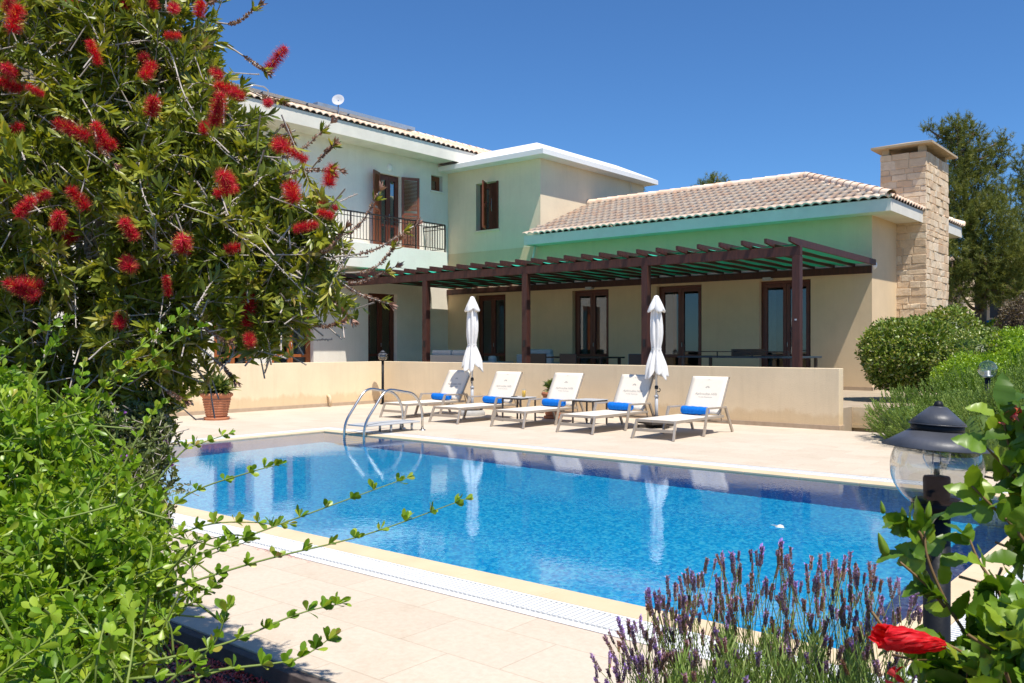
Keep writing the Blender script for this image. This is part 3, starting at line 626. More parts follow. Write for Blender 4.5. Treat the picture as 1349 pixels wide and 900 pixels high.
for k, X in enumerate(rx):
    if r0 is None:
        b = MB(); y0, y1 = PYp-.42, YH-.02
        vs = []
        for x in (-.026, .026): vs += [(x, y0, 3.30), (x, y0, 3.385), (x, y1, 3.335), (x, y1, 3.205), (x, PYp, 3.252)]
        b.add(vs, [(0, 1, 2, 3, 4), (9, 8, 7, 6, 5), (0, 5, 6, 1), (1, 6, 7, 2), (2, 7, 8, 3), (3, 8, 9, 4), (4, 9, 5, 0)])
        b.v = [(x, y-18.4, z-T) for x, y, z in b.v]; r0 = b.build('rafter', M['pergola'], PG); o = r0
    else: o = r0.copy(); col.objects.link(o); o.parent = PG
    o.location = (X+13, 0, 0)
b = MB(); vs = []; nyy = 10; nxx = 0; 
for k in range(NR-1):
    xa, xb = rx[k], rx[k+1]; base = len(b.v)
    for i in range(7):
        for j in range(nyy+1):
            x = xa-.03+(xb-xa+.06)*i/6; y = PYp-.05+(YH-.05-PYp)*j/nyy; t_ = i/6
            sag = .06*math.sin(math.pi*t_)*(.6+.4*math.sin(j*1.7+k*2.3)); b.v.append((x, y, 3.315-.01*j/2-sag))
    for i in range(6):
        for j in range(nyy): b.f.append((base+i*(nyy+1)+j, base+(i+1)*(nyy+1)+j, base+(i+1)*(nyy+1)+j+1, base+i*(nyy+1)+j+1)); b.sm.append(True)
b.build('shade_net', M['net'], PG, True)
for X in (-14.3, -9.0):
    b = MB(); b.box(X-.12, X+.12, YH-.10, YH-.002, 2.99-.0, 3.028); b.box(X-.10, X+.10, YH-.13, YH-.101, 2.97, 3.05)
    tag(b.build('bulkhead_light', M['cushion']), 'small grey light on the house wall under the pergola, %s' % ('left of the third door' if X < -12 else 'between the two right doors'), 'wall light', 'lights under the pergola')
# ------------------------------------------------------------------ sun loungers, towels, parasols, tables
LG = 'sun loungers in a row by the pool'
ln0 = thing('sun_lounger', (0, 0, 0), 'x', 'sun lounger', LG)
b = MB()
for s in (-1, 1):
    b.bar((s*.315, .09, .262), (s*.315, 1.62, .262), .035, .04); b.bar((s*.335, 1.05, .412), (s*.335, 1.66, .402), .045, .028)
b.bar((-.33, .10, .262), (.33, .10, .262), .035, .04); b.bar((-.34, .06, .13), (.34, .06, .13), .03, .045); b.bar((-.32, 1.2, .235), (.32, 1.2, .235), .03, .03); b.bar((-.32, .6, .235), (.32, .6, .235), .03, .03); b.bar((-.34, 1.77, .16), (.34, 1.77, .16), .02, .02)
b.build('frame', M['alu'], ln0, False, .004)
for s in (-1, 1):
    b = MB(); b.bar((s*.345, -.0, 0), (s*.318, .10, .28), .032, .04); b.build('leg', M['alu'], ln0, False, .003)
    b = MB(); b.bar((s*.350, .90, 0), (s*.335, 1.06, .42), .032, .042); b.build('leg', M['alu'], ln0, False, .003)
    b = MB(); b.bar((s*.350, 1.87, 0), (s*.335, 1.645, .41), .030, .042); b.build('leg', M['alu'], ln0, False, .003)
b = MB(); vs = []
n = 14
for i in range(n+1):
    y = .085+1.405*i/n
    for j in range(9): x = -.31+.62*j/8; vs.append((x, y, .287-.012*(1-(j/4-1)**2)))
b.add(vs, [(i*9+j, i*9+j+1, (i+1)*9+j+1, (i+1)*9+j) for i in range(n) for j in range(8)], True); o = b.build('seat_sling', M['sling'], ln0); m = o.modifiers.new('solid', 'SOLIDIFY'); m.thickness = .008
bk0 = Vector((0, 1.47, .30)); bk1 = Vector((0, 1.80, .875)); bd = (bk1-bk0); bl_ = bd.length; bd.normalize(); bn = Vector((0, -bd.z, bd.y))
Mb = Matrix(((1, 0, 0, 0), (0, bd.y, bn.y, bk0.y), (0, bd.z, bn.z, bk0.z), (0, 0, 0, 1)))
b = MB(); vs = []
for i in range(13):
    for j in range(9): x = -.31+.62*j/8; y = bl_*i/12; vs.append(Mb @ Vector((x, y, -.010*(1-(j/4-1)**2)*math.sin(math.pi*i/12))))
b.add(vs, [(i*9+j, i*9+j+1, (i+1)*9+j+1, (i+1)*9+j) for i in range(12) for j in range(8)], True); bks = b.build('back_sling', M['sling'], ln0); m = bks.modifiers.new('solid', 'SOLIDIFY'); m.thickness = .008; m.offset = -1
b = MB()
for s in (-1, 1): b.bar(Mb @ Vector((s*.31, -.02, -.022)), Mb @ Vector((s*.31, bl_+.0, -.022)), .03, .028)
b.bar(Mb @ Vector((-.325, bl_-.01, -.022)), Mb @ Vector((.325, bl_-.01, -.022)), .03, .028); b.bar(Mb @ Vector((-.31, .3, -.03)), Mb @ Vector((.31, .3, -.03)), .02, .02)
for s in (-.2, .2): b.bar(Mb @ Vector((s, .34, -.03)), (s, 1.80, .17), .018, .018)
b.build('back_frame', M['alu'], ln0, False, .003)
def bow(x, y): return .002-.010*(1-(x/.31)**2)*math.sin(math.pi*y/bl_)
def text_mesh(s, size, shear=0):
    c = bpy.data.curves.new('t', 'FONT'); c.body = s; c.size = size; c.shear = shear; c.align_x = 'CENTER'; c.resolution_u = 2
    o = bpy.data.objects.new('t', c); col.objects.link(o); dg = bpy.context.evaluated_depsgraph_get(); me = bpy.data.meshes.new_from_object(o.evaluated_get(dg))
    vs = [v.co.copy() for v in me.vertices]; fs = [tuple(p.vertices) for p in me.polygons]; bpy.data.objects.remove(o); bpy.data.curves.remove(c); bpy.data.meshes.remove(me); return vs, fs
b = MB()
for s, sz, y, sh in (('Aphrodite Hills', .062, .33, .25), ('Holiday Residences', .030, .285, 0), ('Cyprus', .020, .60, 0)):
    vs, fs = text_mesh(s, sz, sh); b.add([Mb @ Vector((v.x, v.y+y, bow(v.x, v.y+y))) for v in vs], fs)
for k in range(6):                      # small leaf-spray emblem above the name
    t_ = math.pi*(k+.5)/6; c, s = math.cos(t_), math.sin(t_); p = Vector((c*.012, .455+s*.012)); q = Vector((c*.042, .455+s*.042)); w_ = Vector((-s, c))*.006; mid = (p+q)/2
    b.add([Mb @ Vector((v.x, v.y, bow(v.x, v.y))) for v in (p, mid+w_, q, mid-w_)], [(0, 3, 2, 1)])
b.build('lettering', M['print'], ln0)
lounger_x = [-12.36, -10.88, -9.46, -8.02, -6.60]; lounger_y = [11.32, 11.18, 11.24, 11.16, 11.12]
LL = ['leftmost cream sling lounger nearest the pool ladder, its back shaded by the parasol', 'second lounger from the left, the left parasol just behind it, juice table on its right',
      'middle lounger of the five, a terracotta flower pot standing behind it', 'fourth lounger from the left, parasol shadow on its back, empty side table at its left', 'rightmost cream sling lounger of the row, right of the second parasol, nothing beside it']
tw = None
TL = ['leftmost', 'second from left', 'middle', 'fourth from left', 'rightmost']
for k in range(5):
    o = ln0 if k == 0 else copy_tree(ln0)
    o.location = (lounger_x[k], lounger_y[k], 0); o.rotation_euler.z = R((-2, 0, 1, -1, 0)[k]); o['label'] = LL[k]
    if tw is None:
        b = MB(); nn = 26; rows = []
        prof = [(.012, -.232), (.035, -.234), (.050, -.226), (.056, -.21)]+[(.056+.0025*math.sin(i*1.9), -.19+i*.038) for i in range(11)]+[(.056, .212), (.050, .226), (.035, .232), (.012, .230)]
        b.lathe(prof, 24, mod=lambda r, z, t, i: (r*(1+.05*math.sin(2*t+i*.3)), z)); b.add([(.058, .0, -.22), (.066, .035, -.22), (.066, .035, .22), (.058, 0, .22)], [(0, 1, 2, 3)])
        # coiled ends
        tw = b.build('towel', M['towel']); o2 = tw
    else: o2 = tw.copy(); col.objects.link(o2)
    o2.scale = (1.12, 1.12, 1); o2.rotation_euler = (0, R(90), R((3, -2, 2, 0, -1)[k])); o2.location = (lounger_x[k]-.05+(0, .02, -.01, .01, 0)[k], lounger_y[k]+1.375, .350)
    tag(o2, 'rolled bright blue towel on the %s lounger' % TL[k], 'towel', 'rolled blue towels on the loungers')
def parasol(loc, rz, label, seed):
    rs = random.Random(seed); t = thing('parasol', loc, label, 'parasol', 'closed white parasols', rz)
    b = MB(); b.tube([(0, 0, .12), (0, 0, 2.10)], .021, 12); b.build('pole', M['steel'], t)
    b = MB(); b.tube([(0, 0, .1), (0, 0, .52)], .032, 12); b.tube([(0, 0, .50), (0, 0, .54)], .04, 12); b.build('sleeve', M['grey_panel'], t)
    b = MB(); b.tube([(.0, -.03, .60), (.02, -.075, .60), (.02, -.10, .63), (.01, -.09, .66)], .008, 6); b.lathe([(.0, .64), (.03, .64), (.035, .66), (.03, .70), (0, .70)], 12); b.build('crank', M['black'], t)
    nf = 8; ph = [rs.uniform(-.25, .25) for _ in range(nf)]
    def fold(r, z, th, i):
        a = abs(math.sin(th*nf/2+.2*math.sin(z*3)))**.7; k = (z-.85)/1.2
        depth = .42 if z > 1.25 else .42+.2*(1.25-z)
        rr = r*(1-depth*(1-a))+.006*math.sin(5*th+z*9+seed); zz = z
        if i <= 1: zz = z-.09*a+.05*math.sin(3*th+seed)
        return rr, zz
    prof = [(.225, .93), (.222, .95), (.20, 1.02), (.165, 1.12), (.125, 1.22), (.088, 1.31), (.095, 1.36), (.113, 1.46), (.122, 1.58), (.120, 1.70), (.112, 1.82), (.100, 1.92), (.09, 2.0), (.085, 2.04)]
    b = MB(); b.lathe(prof, 96, mod=fold); o = b.build('canopy', M['canvas'], t); m = o.modifiers.new('solid', 'SOLIDIFY'); m.thickness = .004
    b = MB(); b.lathe([(.093, 1.30), (.094, 1.33)], 32, mod=lambda r, z, t_, i: (r*(.93+.07*abs(math.sin(4*t_))), z)); b.build('strap', M['canvas'], t)
    def capf(r, z, th, i):
        a = abs(math.cos(th*2+.3)); rr = r*(1-.38*(1-a)*min(1, i/3)); return rr, z-(.03*a if i >= 5 else 0)+(.03*(1-a) if i >= 5 else 0)
    b = MB(); b.lathe([(.0, 2.205), (.04, 2.20), (.048, 2.18), (.078, 2.13), (.118, 2.06), (.172, 1.975), (.166, 1.955), (.10, 1.99)], 48, mod=capf)
    o = b.build('vent_cap', M['canvas'], t); m = o.modifiers.new('solid', 'SOLIDIFY'); m.thickness = .004
    b = MB(); b.lathe([(0, 2.215), (.02, 2.212), (.024, 2.20), (.02, 2.19)], 16); b.build('finial', M['white_paint'], t)
    return t
U1 = parasol((-11.72, 12.86, 0), .3, 'closed white parasol on the left, behind the second lounger', 3)
b = MB(); b.lathe([(.26, 0), (.265, .05), (.24, .09), (.12, .13), (.045, .14), (.045, .15)], 32); b.build('base', M['concrete'], U1)
for r_ in (.21, .13):
    b = MB(); b.tube([(r_*math.cos(a)*1.0-.0, r_*math.sin(a), .155-(r_/.25)*.05) for a in [i*math.pi/10 for i in range(21)]], .012, 6, False); b.build('wheel_rim', M['black'], U1)
U2 = parasol((-7.58, 12.90, 0), 1.1, 'closed white parasol on the right, between the fourth and rightmost loungers', 8)
b = MB(); b.bar((-.38, 0, .035), (.38, 0, .035), .06, .05); b.bar((0, -.38, .035), (0, .38, .035), .06, .05); b.box(-.25, .25, -.25, .25, .062, .105); b.tube([(0, 0, .10), (0, 0, .2)], .045, 12); b.build('base', M['alu_dark'], U2, False, .004)
def side_table(x, y, label):
    t = thing('side_table', (x, y, 0), label, 'side table', 'side tables between the loungers')
    b = MB(); b.box(-.23, .23, -.23, .23, .425, .44); b.build('table_top', M['grey_panel'], t, False, .004)
    b = MB()
    for s in (-1, 1): b.bar((s*.2, -.215, .412), (s*.2, .215, .412), .025, .025); b.bar((-.215, s*.2, .412), (.215, s*.2, .412), .025, .025)
    b.build('frame', M['alu_dark'], t)
    for sx in (-1, 1):
        for sy in (-1, 1): b = MB(); b.bar((sx*.21, sy*.21, 0), (sx*.21, sy*.21, .42), .024, .024); b.build('leg', M['alu_dark'], t)
    return t
side_table(-10.15, 12.40, 'small dark metal side table with a glass of orange juice on it'); side_table(-8.74, 12.62, 'small empty metal side table with grey top, left of the fourth lounger')
t = thing('juice_glass', (-10.02, 12.38, .441), 'tall glass of orange juice on the left side table', 'glass')
b = MB(); b.lathe([(0, .002), (.030, .002), (.036, .12), (.0, .12)], 16); b.build('juice', M['juice'], t); b = MB(); b.lathe([(.031, 0), (.038, .15)], 16); b.build('tumbler', M['glass'], t)
b = MB(); b.box(-10.27, -10.20, 12.32, 12.42, .441, .452); b.box(-10.262, -10.208, 12.33, 12.41, .452, .4535); tag(b.build('phone', M['black']), 'small dark object lying on the left side table by the juice', 'phone')
def pot(name, loc, label, r, h, cat='flower pot'):
    t = thing(name, loc, label, cat)
    prof = [(.0, .0), (r*.70, 0), (r*.74, h*.06), (r*.66, h*.09), (r*.64, h*.12)]
    for k in range(7):
        z = .14+.66*k/7; rr = .68+.30*(z-.1)/.8; prof += [(r*rr, h*z), (r*(rr+.045), h*(z+.035)), (r*(rr+.045), h*(z+.055)), (r*(rr+.0), h*(z+.075))]
    prof += [(r*.98, h*.86), (r*1.06, h*.88), (r*1.08, h*.93), (r*1.04, h*.985), (r*.95, h), (r*.90, h*.96), (r*.88, h*.90), (0, h*.90)]
    def scal(rr, z, th, i): return rr*(1+(.02*math.sin(th*16) if .84*h < z < .95*h else .0)), z
    b = MB(); b.lathe(prof, 40, mod=scal); b.build('pot', M['terracotta'], t)
    b = MB(); b.lathe([(0, 0), (r*.82, 0), (r*.86, h*.10), (r*.80, h*.105), (r*.78, h*.03)], 32); b.build('saucer', M['terracotta'], t)
    b = MB(); b.lathe([(0, h*.93), (r*.9, h*.92)], 20); b.build('soil', M['soil'], t); return t
def rosette(parent, c, n, L, W, name='succulent', mat_=None, spread=1.0):
    cl = Cloud(); c = np.array(c); az = rng.random(n)*2*math.pi; el = np.clip(rng.normal(.75, .42, n), .05, 1.5)/spread
    D = np.stack([np.cos(az)*np.cos(el), np.sin(az)*np.cos(el), np.sin(el)], 1); P = c+D*.01+np.array([0, 0, 1])*rng.random((n, 1))*.05
    cl.add(P, D, L*(.7+.4*rng.random(n)), W, 'lance', up=np.tile([0, 0, 1.], (n, 1)), droop=.22, fold=.5); return cl.build(name, mat_ or F_SUCC, parent, False)
P1 = pot('flower_pot', (-14.65, 9.05, 0), 'large ribbed terracotta pot with a spiky green plant beside the left garden wall', .27, .50)
for dx, dy in ((0, 0), (.08, .05), (-.09, .03), (.02, -.1)): rosette(P1, (dx, dy, .50), 60, .36, .055)
P2 = pot('flower_pot', (-10.02, 13.25, 0), 'smaller terracotta pot with a leafy plant behind the middle lounger', .20, .50)
for dx, dy in ((0, 0), (.05, .05), (-.06, 0)): rosette(P2, (dx, dy, .52), 30, .22, .06, spread=.8)

U1.scale = (.97, .97, 1.06); U2.scale = (.91, .91, 1)
# ------------------------------------------------------------------ pool ladder
t = thing('pool_ladder', (-10.44, 9.4, 0), 'stainless steel pool ladder handrails with grey step at the far pool corner', 'pool ladder')
def arc(pts, r=.12, n=5):
    pts = [Vector(p) for p in pts]; out = [pts[0]]
    for i in range(1, len(pts)-1):
        a, p, c = pts[i-1], pts[i], pts[i+1]; u1 = (a-p).normalized(); u2 = (c-p).normalized(); rr = min(r, (a-p).length*.45, (c-p).length*.45)
        for k in range(n+1): s = k/n; out.append((p+u1*rr)*(1-s)**2+p*2*s*(1-s)+(p+u2*rr)*s*s)
    return out+[pts[-1]]
for x in (-10.69, -10.23):
    b = MB(); b.tube(arc([(x, 8.80, -.95), (x, 8.80, .17), (x, 9.24, .70), (x, 9.86, .60), (x, 10.03, .35), (x, 10.03, .0)], .16), .021, 12); b.build('handrail', M['chrome'], t, True)
    b = MB(); b.lathe([(.055, 0), (.055, .008), (.03, .02), (.024, .02)], 16, (x, 10.03, 0)); b.build('flange', M['chrome'], t, True)
for z in (-.3, -.55, -.8): b = MB(); b.box(-10.70, -10.24, 8.76, 8.84, z-.012, z+.012); b.build('rung', M['steel'], t, True)
b = MB(); b.box(-10.69, -10.25, 8.86, 10.0, .130, .155); b.build('step_plate', M['grey_panel'], t, True, .006)
for (x, y) in ((-10.6, 9.45), (-10.34, 9.45), (-10.6, 9.9), (-10.34, 9.9)): b = MB(); b.tube([(x, y, 0), (x, y, .13)], .02, 8); b.build('foot', M['steel'], t, True)

# ------------------------------------------------------------------ garden lamps
LP = 'black garden lamps'
def garden_lamp(loc, label, tilt=False):
    t = thing('garden_lamp', loc, label, 'garden lamp', LP)
    b = MB(); b.tube([(0, 0, -.1), (0, 0, 1.03)], .031, 20); b.tube([(0, 0, 0), (0, 0, .03)], .06, 20); b.build('pole', M['lamp'], t)
    b = MB(); b.lathe([(.0, 1.012), (.052, 1.012), (.058, 1.018), (.058, 1.034), (.052, 1.040), (.0, 1.040)], 32); b.build('collar', M['lamp'], t)
    b = MB(); b.lathe([(.030, 1.04), (.031, 1.090), (.029, 1.096), (0, 1.096)], 24); b.build('socket', M['lamp'], t)
    b = MB(); b.lathe([(.013, 1.10), (.013, 1.110), (.022, 1.122), (.031, 1.140), (.032, 1.158), (.024, 1.178), (.010, 1.19), (0, 1.192)], 20); bb = b.build('bulb', M['glass'], t)
    b = MB(); b.tube([(.0, 0, 1.10), (0, 0, 1.130)], .007, 8); b.tube([(-.009, 0, 1.125), (-.008, 0, 1.165), (0, 0, 1.172), (.008, 0, 1.165), (.009, 0, 1.125)], .0016, 4); b.build('filament', M['steel'], bb)
    b = MB(); cz = 1.119; b.lathe([(.106*math.cos(a), cz+.106*math.sin(a)) for a in [R(-52)+R(102)*i/16 for i in range(17)]], 40); b.build('globe', M['globe'], t)
    b = MB(); b.lathe([(.1235, 1.167), (.062, 1.206)], 48); 
    b.lathe([(.063, 1.222), (.063, 1.225)], 48); b.lathe([(.063, 1.225), (.019, 1.264)], 48); b.lathe([(.019, 1.264), (.008, 1.266)], 48)
    hd = b.build('hood', M['hood'], t); m = hd.modifiers.new('solid', 'SOLIDIFY'); m.thickness = .0015; m.offset = 1; 
    if tilt: rm = Matrix.Rotation(R(3.2), 3, FW); hd.rotation_euler = rm.to_euler(); c_ = Vector((0, 0, 1.19)); hd.location = c_-rm @ c_
    b = MB(); b.lathe([(.057, 1.202), (.0605, 1.204), (.0605, 1.221), (.057, 1.224)], 40); b.build('band', M['lamp'], hd)
    b = MB(); b.lathe([(0, 1.258), (.008, 1.259), (.012, 1.268), (.008, 1.278), (0, 1.281)], 16); b.build('finial', M['lamp'], hd); return t
q = at(1234, 640, 2.15); garden_lamp((q.x, q.y, -.062), 'big black garden lamp with clear globe and wide hood in the right foreground', True)
garden_lamp((-15.55, 13.95, 0), 'small distant garden lamp in the corner of the cream garden walls behind the ladder')
q = at(1301, 487, 10.3)
t = thing('globe_lamp', (q.x, q.y, .3), 'clear glass ball lamp without hood sticking out of the rosemary', 'garden lamp')
b = MB(); b.tube([(0, 0, -.3), (0, 0, .69)], .031, 12); b.build('pole', M['lamp'], t); b = MB(); b.lathe([(0, .69), (.055, .69), (.055, .72), (.034, .72), (.034, .77), (0, .77)], 20); b.build('socket', M['steel'], t)
b = MB(); b.lathe([(.107*math.cos(a), q.z-.3+.107*math.sin(a)) for a in [R(-65)+R(155)*i/16 for i in range(17)]], 32); b.build('globe', M['globe'], t)

# ------------------------------------------------------------------ terrace furniture
def sofa(x0, x1, y, label, m1, m2, h=.78, group='sofas on the terrace'):
    t = thing('sofa', ((x0+x1)/2, y, T), label, 'sofa', group); w_ = (x1-x0)/2
    b = MB(); b.box(-w_, w_, -.42, .42, .05, .38); b.box(-w_, w_, -.42, -.30, .38, h) ; b.box(-w_, -w_+.12, -.30, .42, .38, .6); b.box(w_-.12, w_, -.30, .42, .38, .6); b.build('frame', m1, t, False, .02)
    b = MB(); b.box(-w_+.13, w_-.13, -.29, .40, .39, .50); b.build('seat_cushion', m2, t, False, .03)
    k = max(1, int((x1-x0-.26)/.62)); cw = (2*w_-.26)/k
    for i in range(k): b = MB(); b.box(-w_+.13+i*cw+.01, -w_+.13+(i+1)*cw-.01, -.28, -.12, .52, h+.14); b.build('back_cushion', m2, t, False, .05)
    return t
sofa(-17.75, -15.95, 17.9, 'pale wicker sofa with light grey cushions behind the left parasol', M['wicker'], M['cushion'])
sofa(-15.3, -14.1, 19.0, 'blue grey sofa in shade by the second pergola post', M['blue_chair'], M['blue_chair'], .80)
sofa(-16.0, -15.5, 18.3, 'small blue grey armchair seen just right of the left parasol', M['blue_chair'], M['blue_chair'], .62)
def table(x0, x1, y0, y1, z, label, top, leg, name='dining_table', cat='table'):
    t = thing(name, ((x0+x1)/2, (y0+y1)/2, T), label, cat); w_ = (x1-x0)/2; d_ = (y1-y0)/2
    b = MB(); b.box(-w_, w_, -d_, d_, z-.035, z); b.build('table_top', top, t, False, .004)
    for sx in (-1, 1):
        for sy in (-1, 1): b = MB(); b.box(sx*(w_-.1)-.03, sx*(w_-.1)+.03, sy*(d_-.1)-.03, sy*(d_-.1)+.03, 0, z-.035); b.build('leg', leg, t)
    return t
table(-13.6, -11.7, 17.4, 18.4, .76, 'long dark dining table under the pergola in front of the second door', M['dark_wicker'], M['dark_wicker'])
c0 = None
for k, (x, y, rz, m_, lab) in enumerate([(-13.2, 17.1, 0, 'dark_wicker', 'dark wicker dining chair nearest the left end of the dining table'), (-12.3, 17.1, 0, 'dark_wicker', 'dark wicker dining chair at the middle of the dining table'), (-11.35, 17.9, 90, 'blue_chair', 'blue grey dining chair at the right end of the dining table'), (-10.75, 17.6, 20, 'dark_wicker', 'dark chair standing alone left of the third pergola post')]):
    t = thing('dining_chair', (x, y, T), lab, 'chair', 'dining chairs on the terrace', R(rz)); mm = M[m_]
    b = MB(); b.box(-.24, .24, -.24, .24, .40, .45); b.build('seat', mm, t, False, .01); b = MB(); b.box(-.24, .24, -.26, -.21, .45, .84); b.build('backrest', mm, t, False, .01)
    for sx in (-.2, .2):
        for sy in (-.2, .2): b = MB(); b.box(sx-.02, sx+.02, sy-.02, sy+.02, 0, .40); b.build('leg', mm, t)
t = table(-9.75, -7.05, 17.5, 19.0, .80, 'dark blue table tennis table with net in front of the right hand doors', M['table_green'], M['alu_dark'], 'table_tennis_table')
b = MB(); b.box(-.006, .006, -.84, .84, .81, .955); b.build('net', M['iron'], t)
b = MB(); b.bar((-1.2, -.70, .90), (1.2, -.70, .90), .02, .02); 
for x in (-1.2, -.4, .4, 1.2): b.bar((x, -.70, .76), (x, -.70, .90), .02, .02)
b.build('side_rail', M['iron'], t)

# ------------------------------------------------------------------ far buildings and car
q = at(1271, 425, 45); hz = gh(q.x, q.y)
t = thing('stone_cottage', (q.x+1.5, q.y+1, hz), 'distant stone cottage with a square pillar seen under the pine at right', 'house')
b = MB(); p0 = at(1276, 425, 44); p1 = at(1400, 425, 47); 
def wallq(mb, p, q_, z0, z1, th=.4):
    d = Vector((q_.x-p.x, q_.y-p.y, 0)).normalized(); n_ = Vector((-d.y, d.x, 0)); L = Vector((q_.x-p.x, q_.y-p.y)).length
    mb.box(0, L, 0, th, z0, z1, Matrix(((d.x, n_.x, 0, p.x), (d.y, n_.y, 0, p.y), (0, 0, 1, 0), (0, 0, 0, 1))))
cl = Cloud(); b = MB(); wallq(b, at(1240, 425, 46.5), at(1304, 425, 47), hz-.5, 5.6); wallq(b, at(1322, 425, 47.2), at(1450, 425, 48), hz-.5, 5.6); wallq(b, at(1304, 425, 47), at(1322, 425, 47.2), hz-.5, 2.9); cl.mb(b, .35); cl.build('wall', M['stone'], t)
b = MB(); p = at(1276, 425, 43); b.box(p.x-.22, p.x+.22, p.y-.22, p.y+.22, hz-.5, 4.6); cl = Cloud(); cl.mb(b, .7); cl.build('pillar', M['stone'], t)
b = MB(); wallq(b, at(1225, 385, 43), at(1470, 385, 46), 5.6, 5.8, 5.0); b.build('roof', M['tile'], t, True)
b = MB(); wallq(b, at(1304, 425, 47.25), at(1323, 425, 47.4), 2.9, 5.0, .05); b.build('window', M['iron'], t, True)
q = at(1306, 418, 38); ch_ = gh(q.x, q.y)
t = thing('parked_car', (q.x, q.y, ch_), 'teal blue parked car, only its roof showing above the far hedge', 'car', None, R(35))
b = MB(); pr = [(-2.0, .35), (-2.05, .7), (-1.85, .85), (-1.1, .95), (-.65, 1.40), (-.3, 1.47), (.7, 1.47), (1.2, 1.35), (1.75, .95), (2.0, .88), (2.02, .35)]
vs = [(x, y*(1.0 if z < 1 else .82), z) for y in (-.85, .85) for x, z in pr]; n = len(pr)
b.add(vs, [tuple(range(n))[::-1], tuple(range(n, 2*n))]+[(i, (i+1) % n, n+(i+1) % n, n+i) for i in range(n)]); b.build('body', M['car'], t, False, .05)
b = MB(); b.box(-.75, 1.25, -.80, .80, .98, 1.36); b.build('window', M['black'], t, False, .04)
for x in (-1.3, 1.3):
    for y in (-.80, .80): b = MB(); b.tube([(x, y-.1, .32), (x, y+.1, .32)], .32, 18); b.build('wheel', M['tyre'], t)
# ------------------------------------------------------------------ plants
def arr(v): return np.array(v, float)
def spline(pts, n=8):
    pts = [Vector(p) for p in pts]; P_ = [pts[0]*2-pts[1]]+pts+[pts[-1]*2-pts[-2]]; out = []
    for i in range(1, len(P_)-2):
        a, b_, c, d = P_[i-1:i+3]
        for k in range(n):
            t = k/n; out.append(.5*((2*b_)+(c-a)*t+(2*a-5*b_+4*c-d)*t*t+(3*b_-a-3*c+d)*t**3))
    return out+[pts[-1]]
def blob_points(blobs, n, shell=.55):
    """random points in a union of balls (px, py, distance, radius in px at that distance), most of them near the outside"""
    cs = [(arr(at(a, b_, d)), r*d/F) for a, b_, d, r in blobs]; w = arr([r**2.3 for _, r in cs]); w /= w.sum()
    k = rng.choice(len(cs), n, p=w); C_ = arr([cs[i][0] for i in k]); r = arr([cs[i][1] for i in k])
    d = rdir(n); rad = r*(shell+(1-shell)*rng.random(n)**.6); return C_+d*rad[:, None], d, C_
# ---- bottlebrush
def twigs(blobs, n, cloud, wood, Lr, leafL, leafW, per, ang=50, lean=.5, wr=.0028, kind='lance', nub=0, woodtint=.5, up=.25, tintr=(0, 1)):
    tips, out, C_ = blob_points(blobs, n)
    for i in range(n):
        L = random.uniform(*Lr); d = out[i]*lean+rng.normal(size=3)*.55+np.array([0, 0, up]); d /= np.linalg.norm(d)
        tip = tips[i]; s = tip-d*L; mid = (tip+s)/2+rng.normal(size=3)*L*.08-np.array([0, 0, -L*.06])
        pts = spline([s, mid, tip], 4); a = arr(pts)
        if wood is not None: wood.tube(pts, [wr*(1.4-1.0*j/(len(pts)-1)) for j in range(len(pts))], 4, False)
        t = .25+.75*np.sort(rng.random(per)); idx = t*(len(a)-1); i0 = np.minimum(idx.astype(int), len(a)-2); fr_ = (idx-i0)[:, None]
        P = a[i0]*(1-fr_)+a[i0+1]*fr_; ax = nrm(a[i0+1]-a[i0]); r = rdir(per); r = nrm(r-ax*(r*ax).sum(1, keepdims=True))
        an = R(ang)*(1.15-.65*t[:, None]); D = ax*np.cos(an)+r*np.sin(an); tb = random.uniform(tintr[0], tintr[1]-.3*(tintr[1]-tintr[0]))
        cloud.add(P, D, leafL*(.7+.5*rng.random(per)), leafW*(.8+.4*rng.random(per)), kind, tint=(tb, tb+.3*(tintr[1]-tintr[0])), up=ax if kind != 'tri' else None)
        if nub and i % 2 == 0:
            m_ = 20; tt = rng.random(m_)*.55; ii = (tt*(len(a)-1)).astype(int); 
            for q in range(m_):
                c = a[ii[q]]+(a[ii[q]+1]-a[ii[q]])*random.random()+rng.normal(size=3)*.002; s_ = nub*random.uniform(.7, 1.2)
                wood.add([c+arr(v)*s_ for v in ((1, 0, 0), (-1, 0, 0), (0, 1, 0), (0, -1, 0), (0, 0, 1), (0, 0, -1))], [(0, 2, 4), (2, 1, 4), (1, 3, 4), (3, 0, 4), (2, 0, 5), (1, 2, 5), (3, 1, 5), (0, 3, 5)], True)
BBc = [(-230, 60, 3.8, 170), (-90, 260, 3.7, 190), (60, 110, 3.6, 165), (190, 40, 3.5, 110), (190, 140, 3.5, 140), (280, 190, 3.4, 100), (120, 290, 3.5, 160), (255, 290, 3.3, 120), (330, 330, 3.2, 90), (385, 360, 3.15, 58),
       (310, 400, 3.2, 78), (200, 420, 3.3, 90), (70, 440, 3.5, 110), (-100, 480, 3.6, 150), (240, 455, 3.3, 45), (395, 285, 3.2, 38), (330, 225, 3.3, 48), (110, -110, 3.6, 130), (-60, -90, 3.8, 160), (250, -60, 3.5, 60), (375, 420, 3.15, 42), (425, 318, 3.1, 32), (428, 388, 3.1, 34), (412, 245, 3.1, 20), (375, 315, 3.2, 55), (350, 250, 3.2, 42), (410, 350, 3.2, 45), (190, 500, 3.4, 60), (60, 540, 3.5, 80), (205, 520, 3.4, 50), (150, 555, 3.45, 65), (235, 495, 3.35, 36)]
BB = thing('bottlebrush_shrub', at(110, 850, 3.75).xy.to_3d()+Vector((0, 0, -.12)), 'large bottlebrush shrub with red brush flowers filling the upper left', 'shrub')
wood = MB(); cl = Cloud()
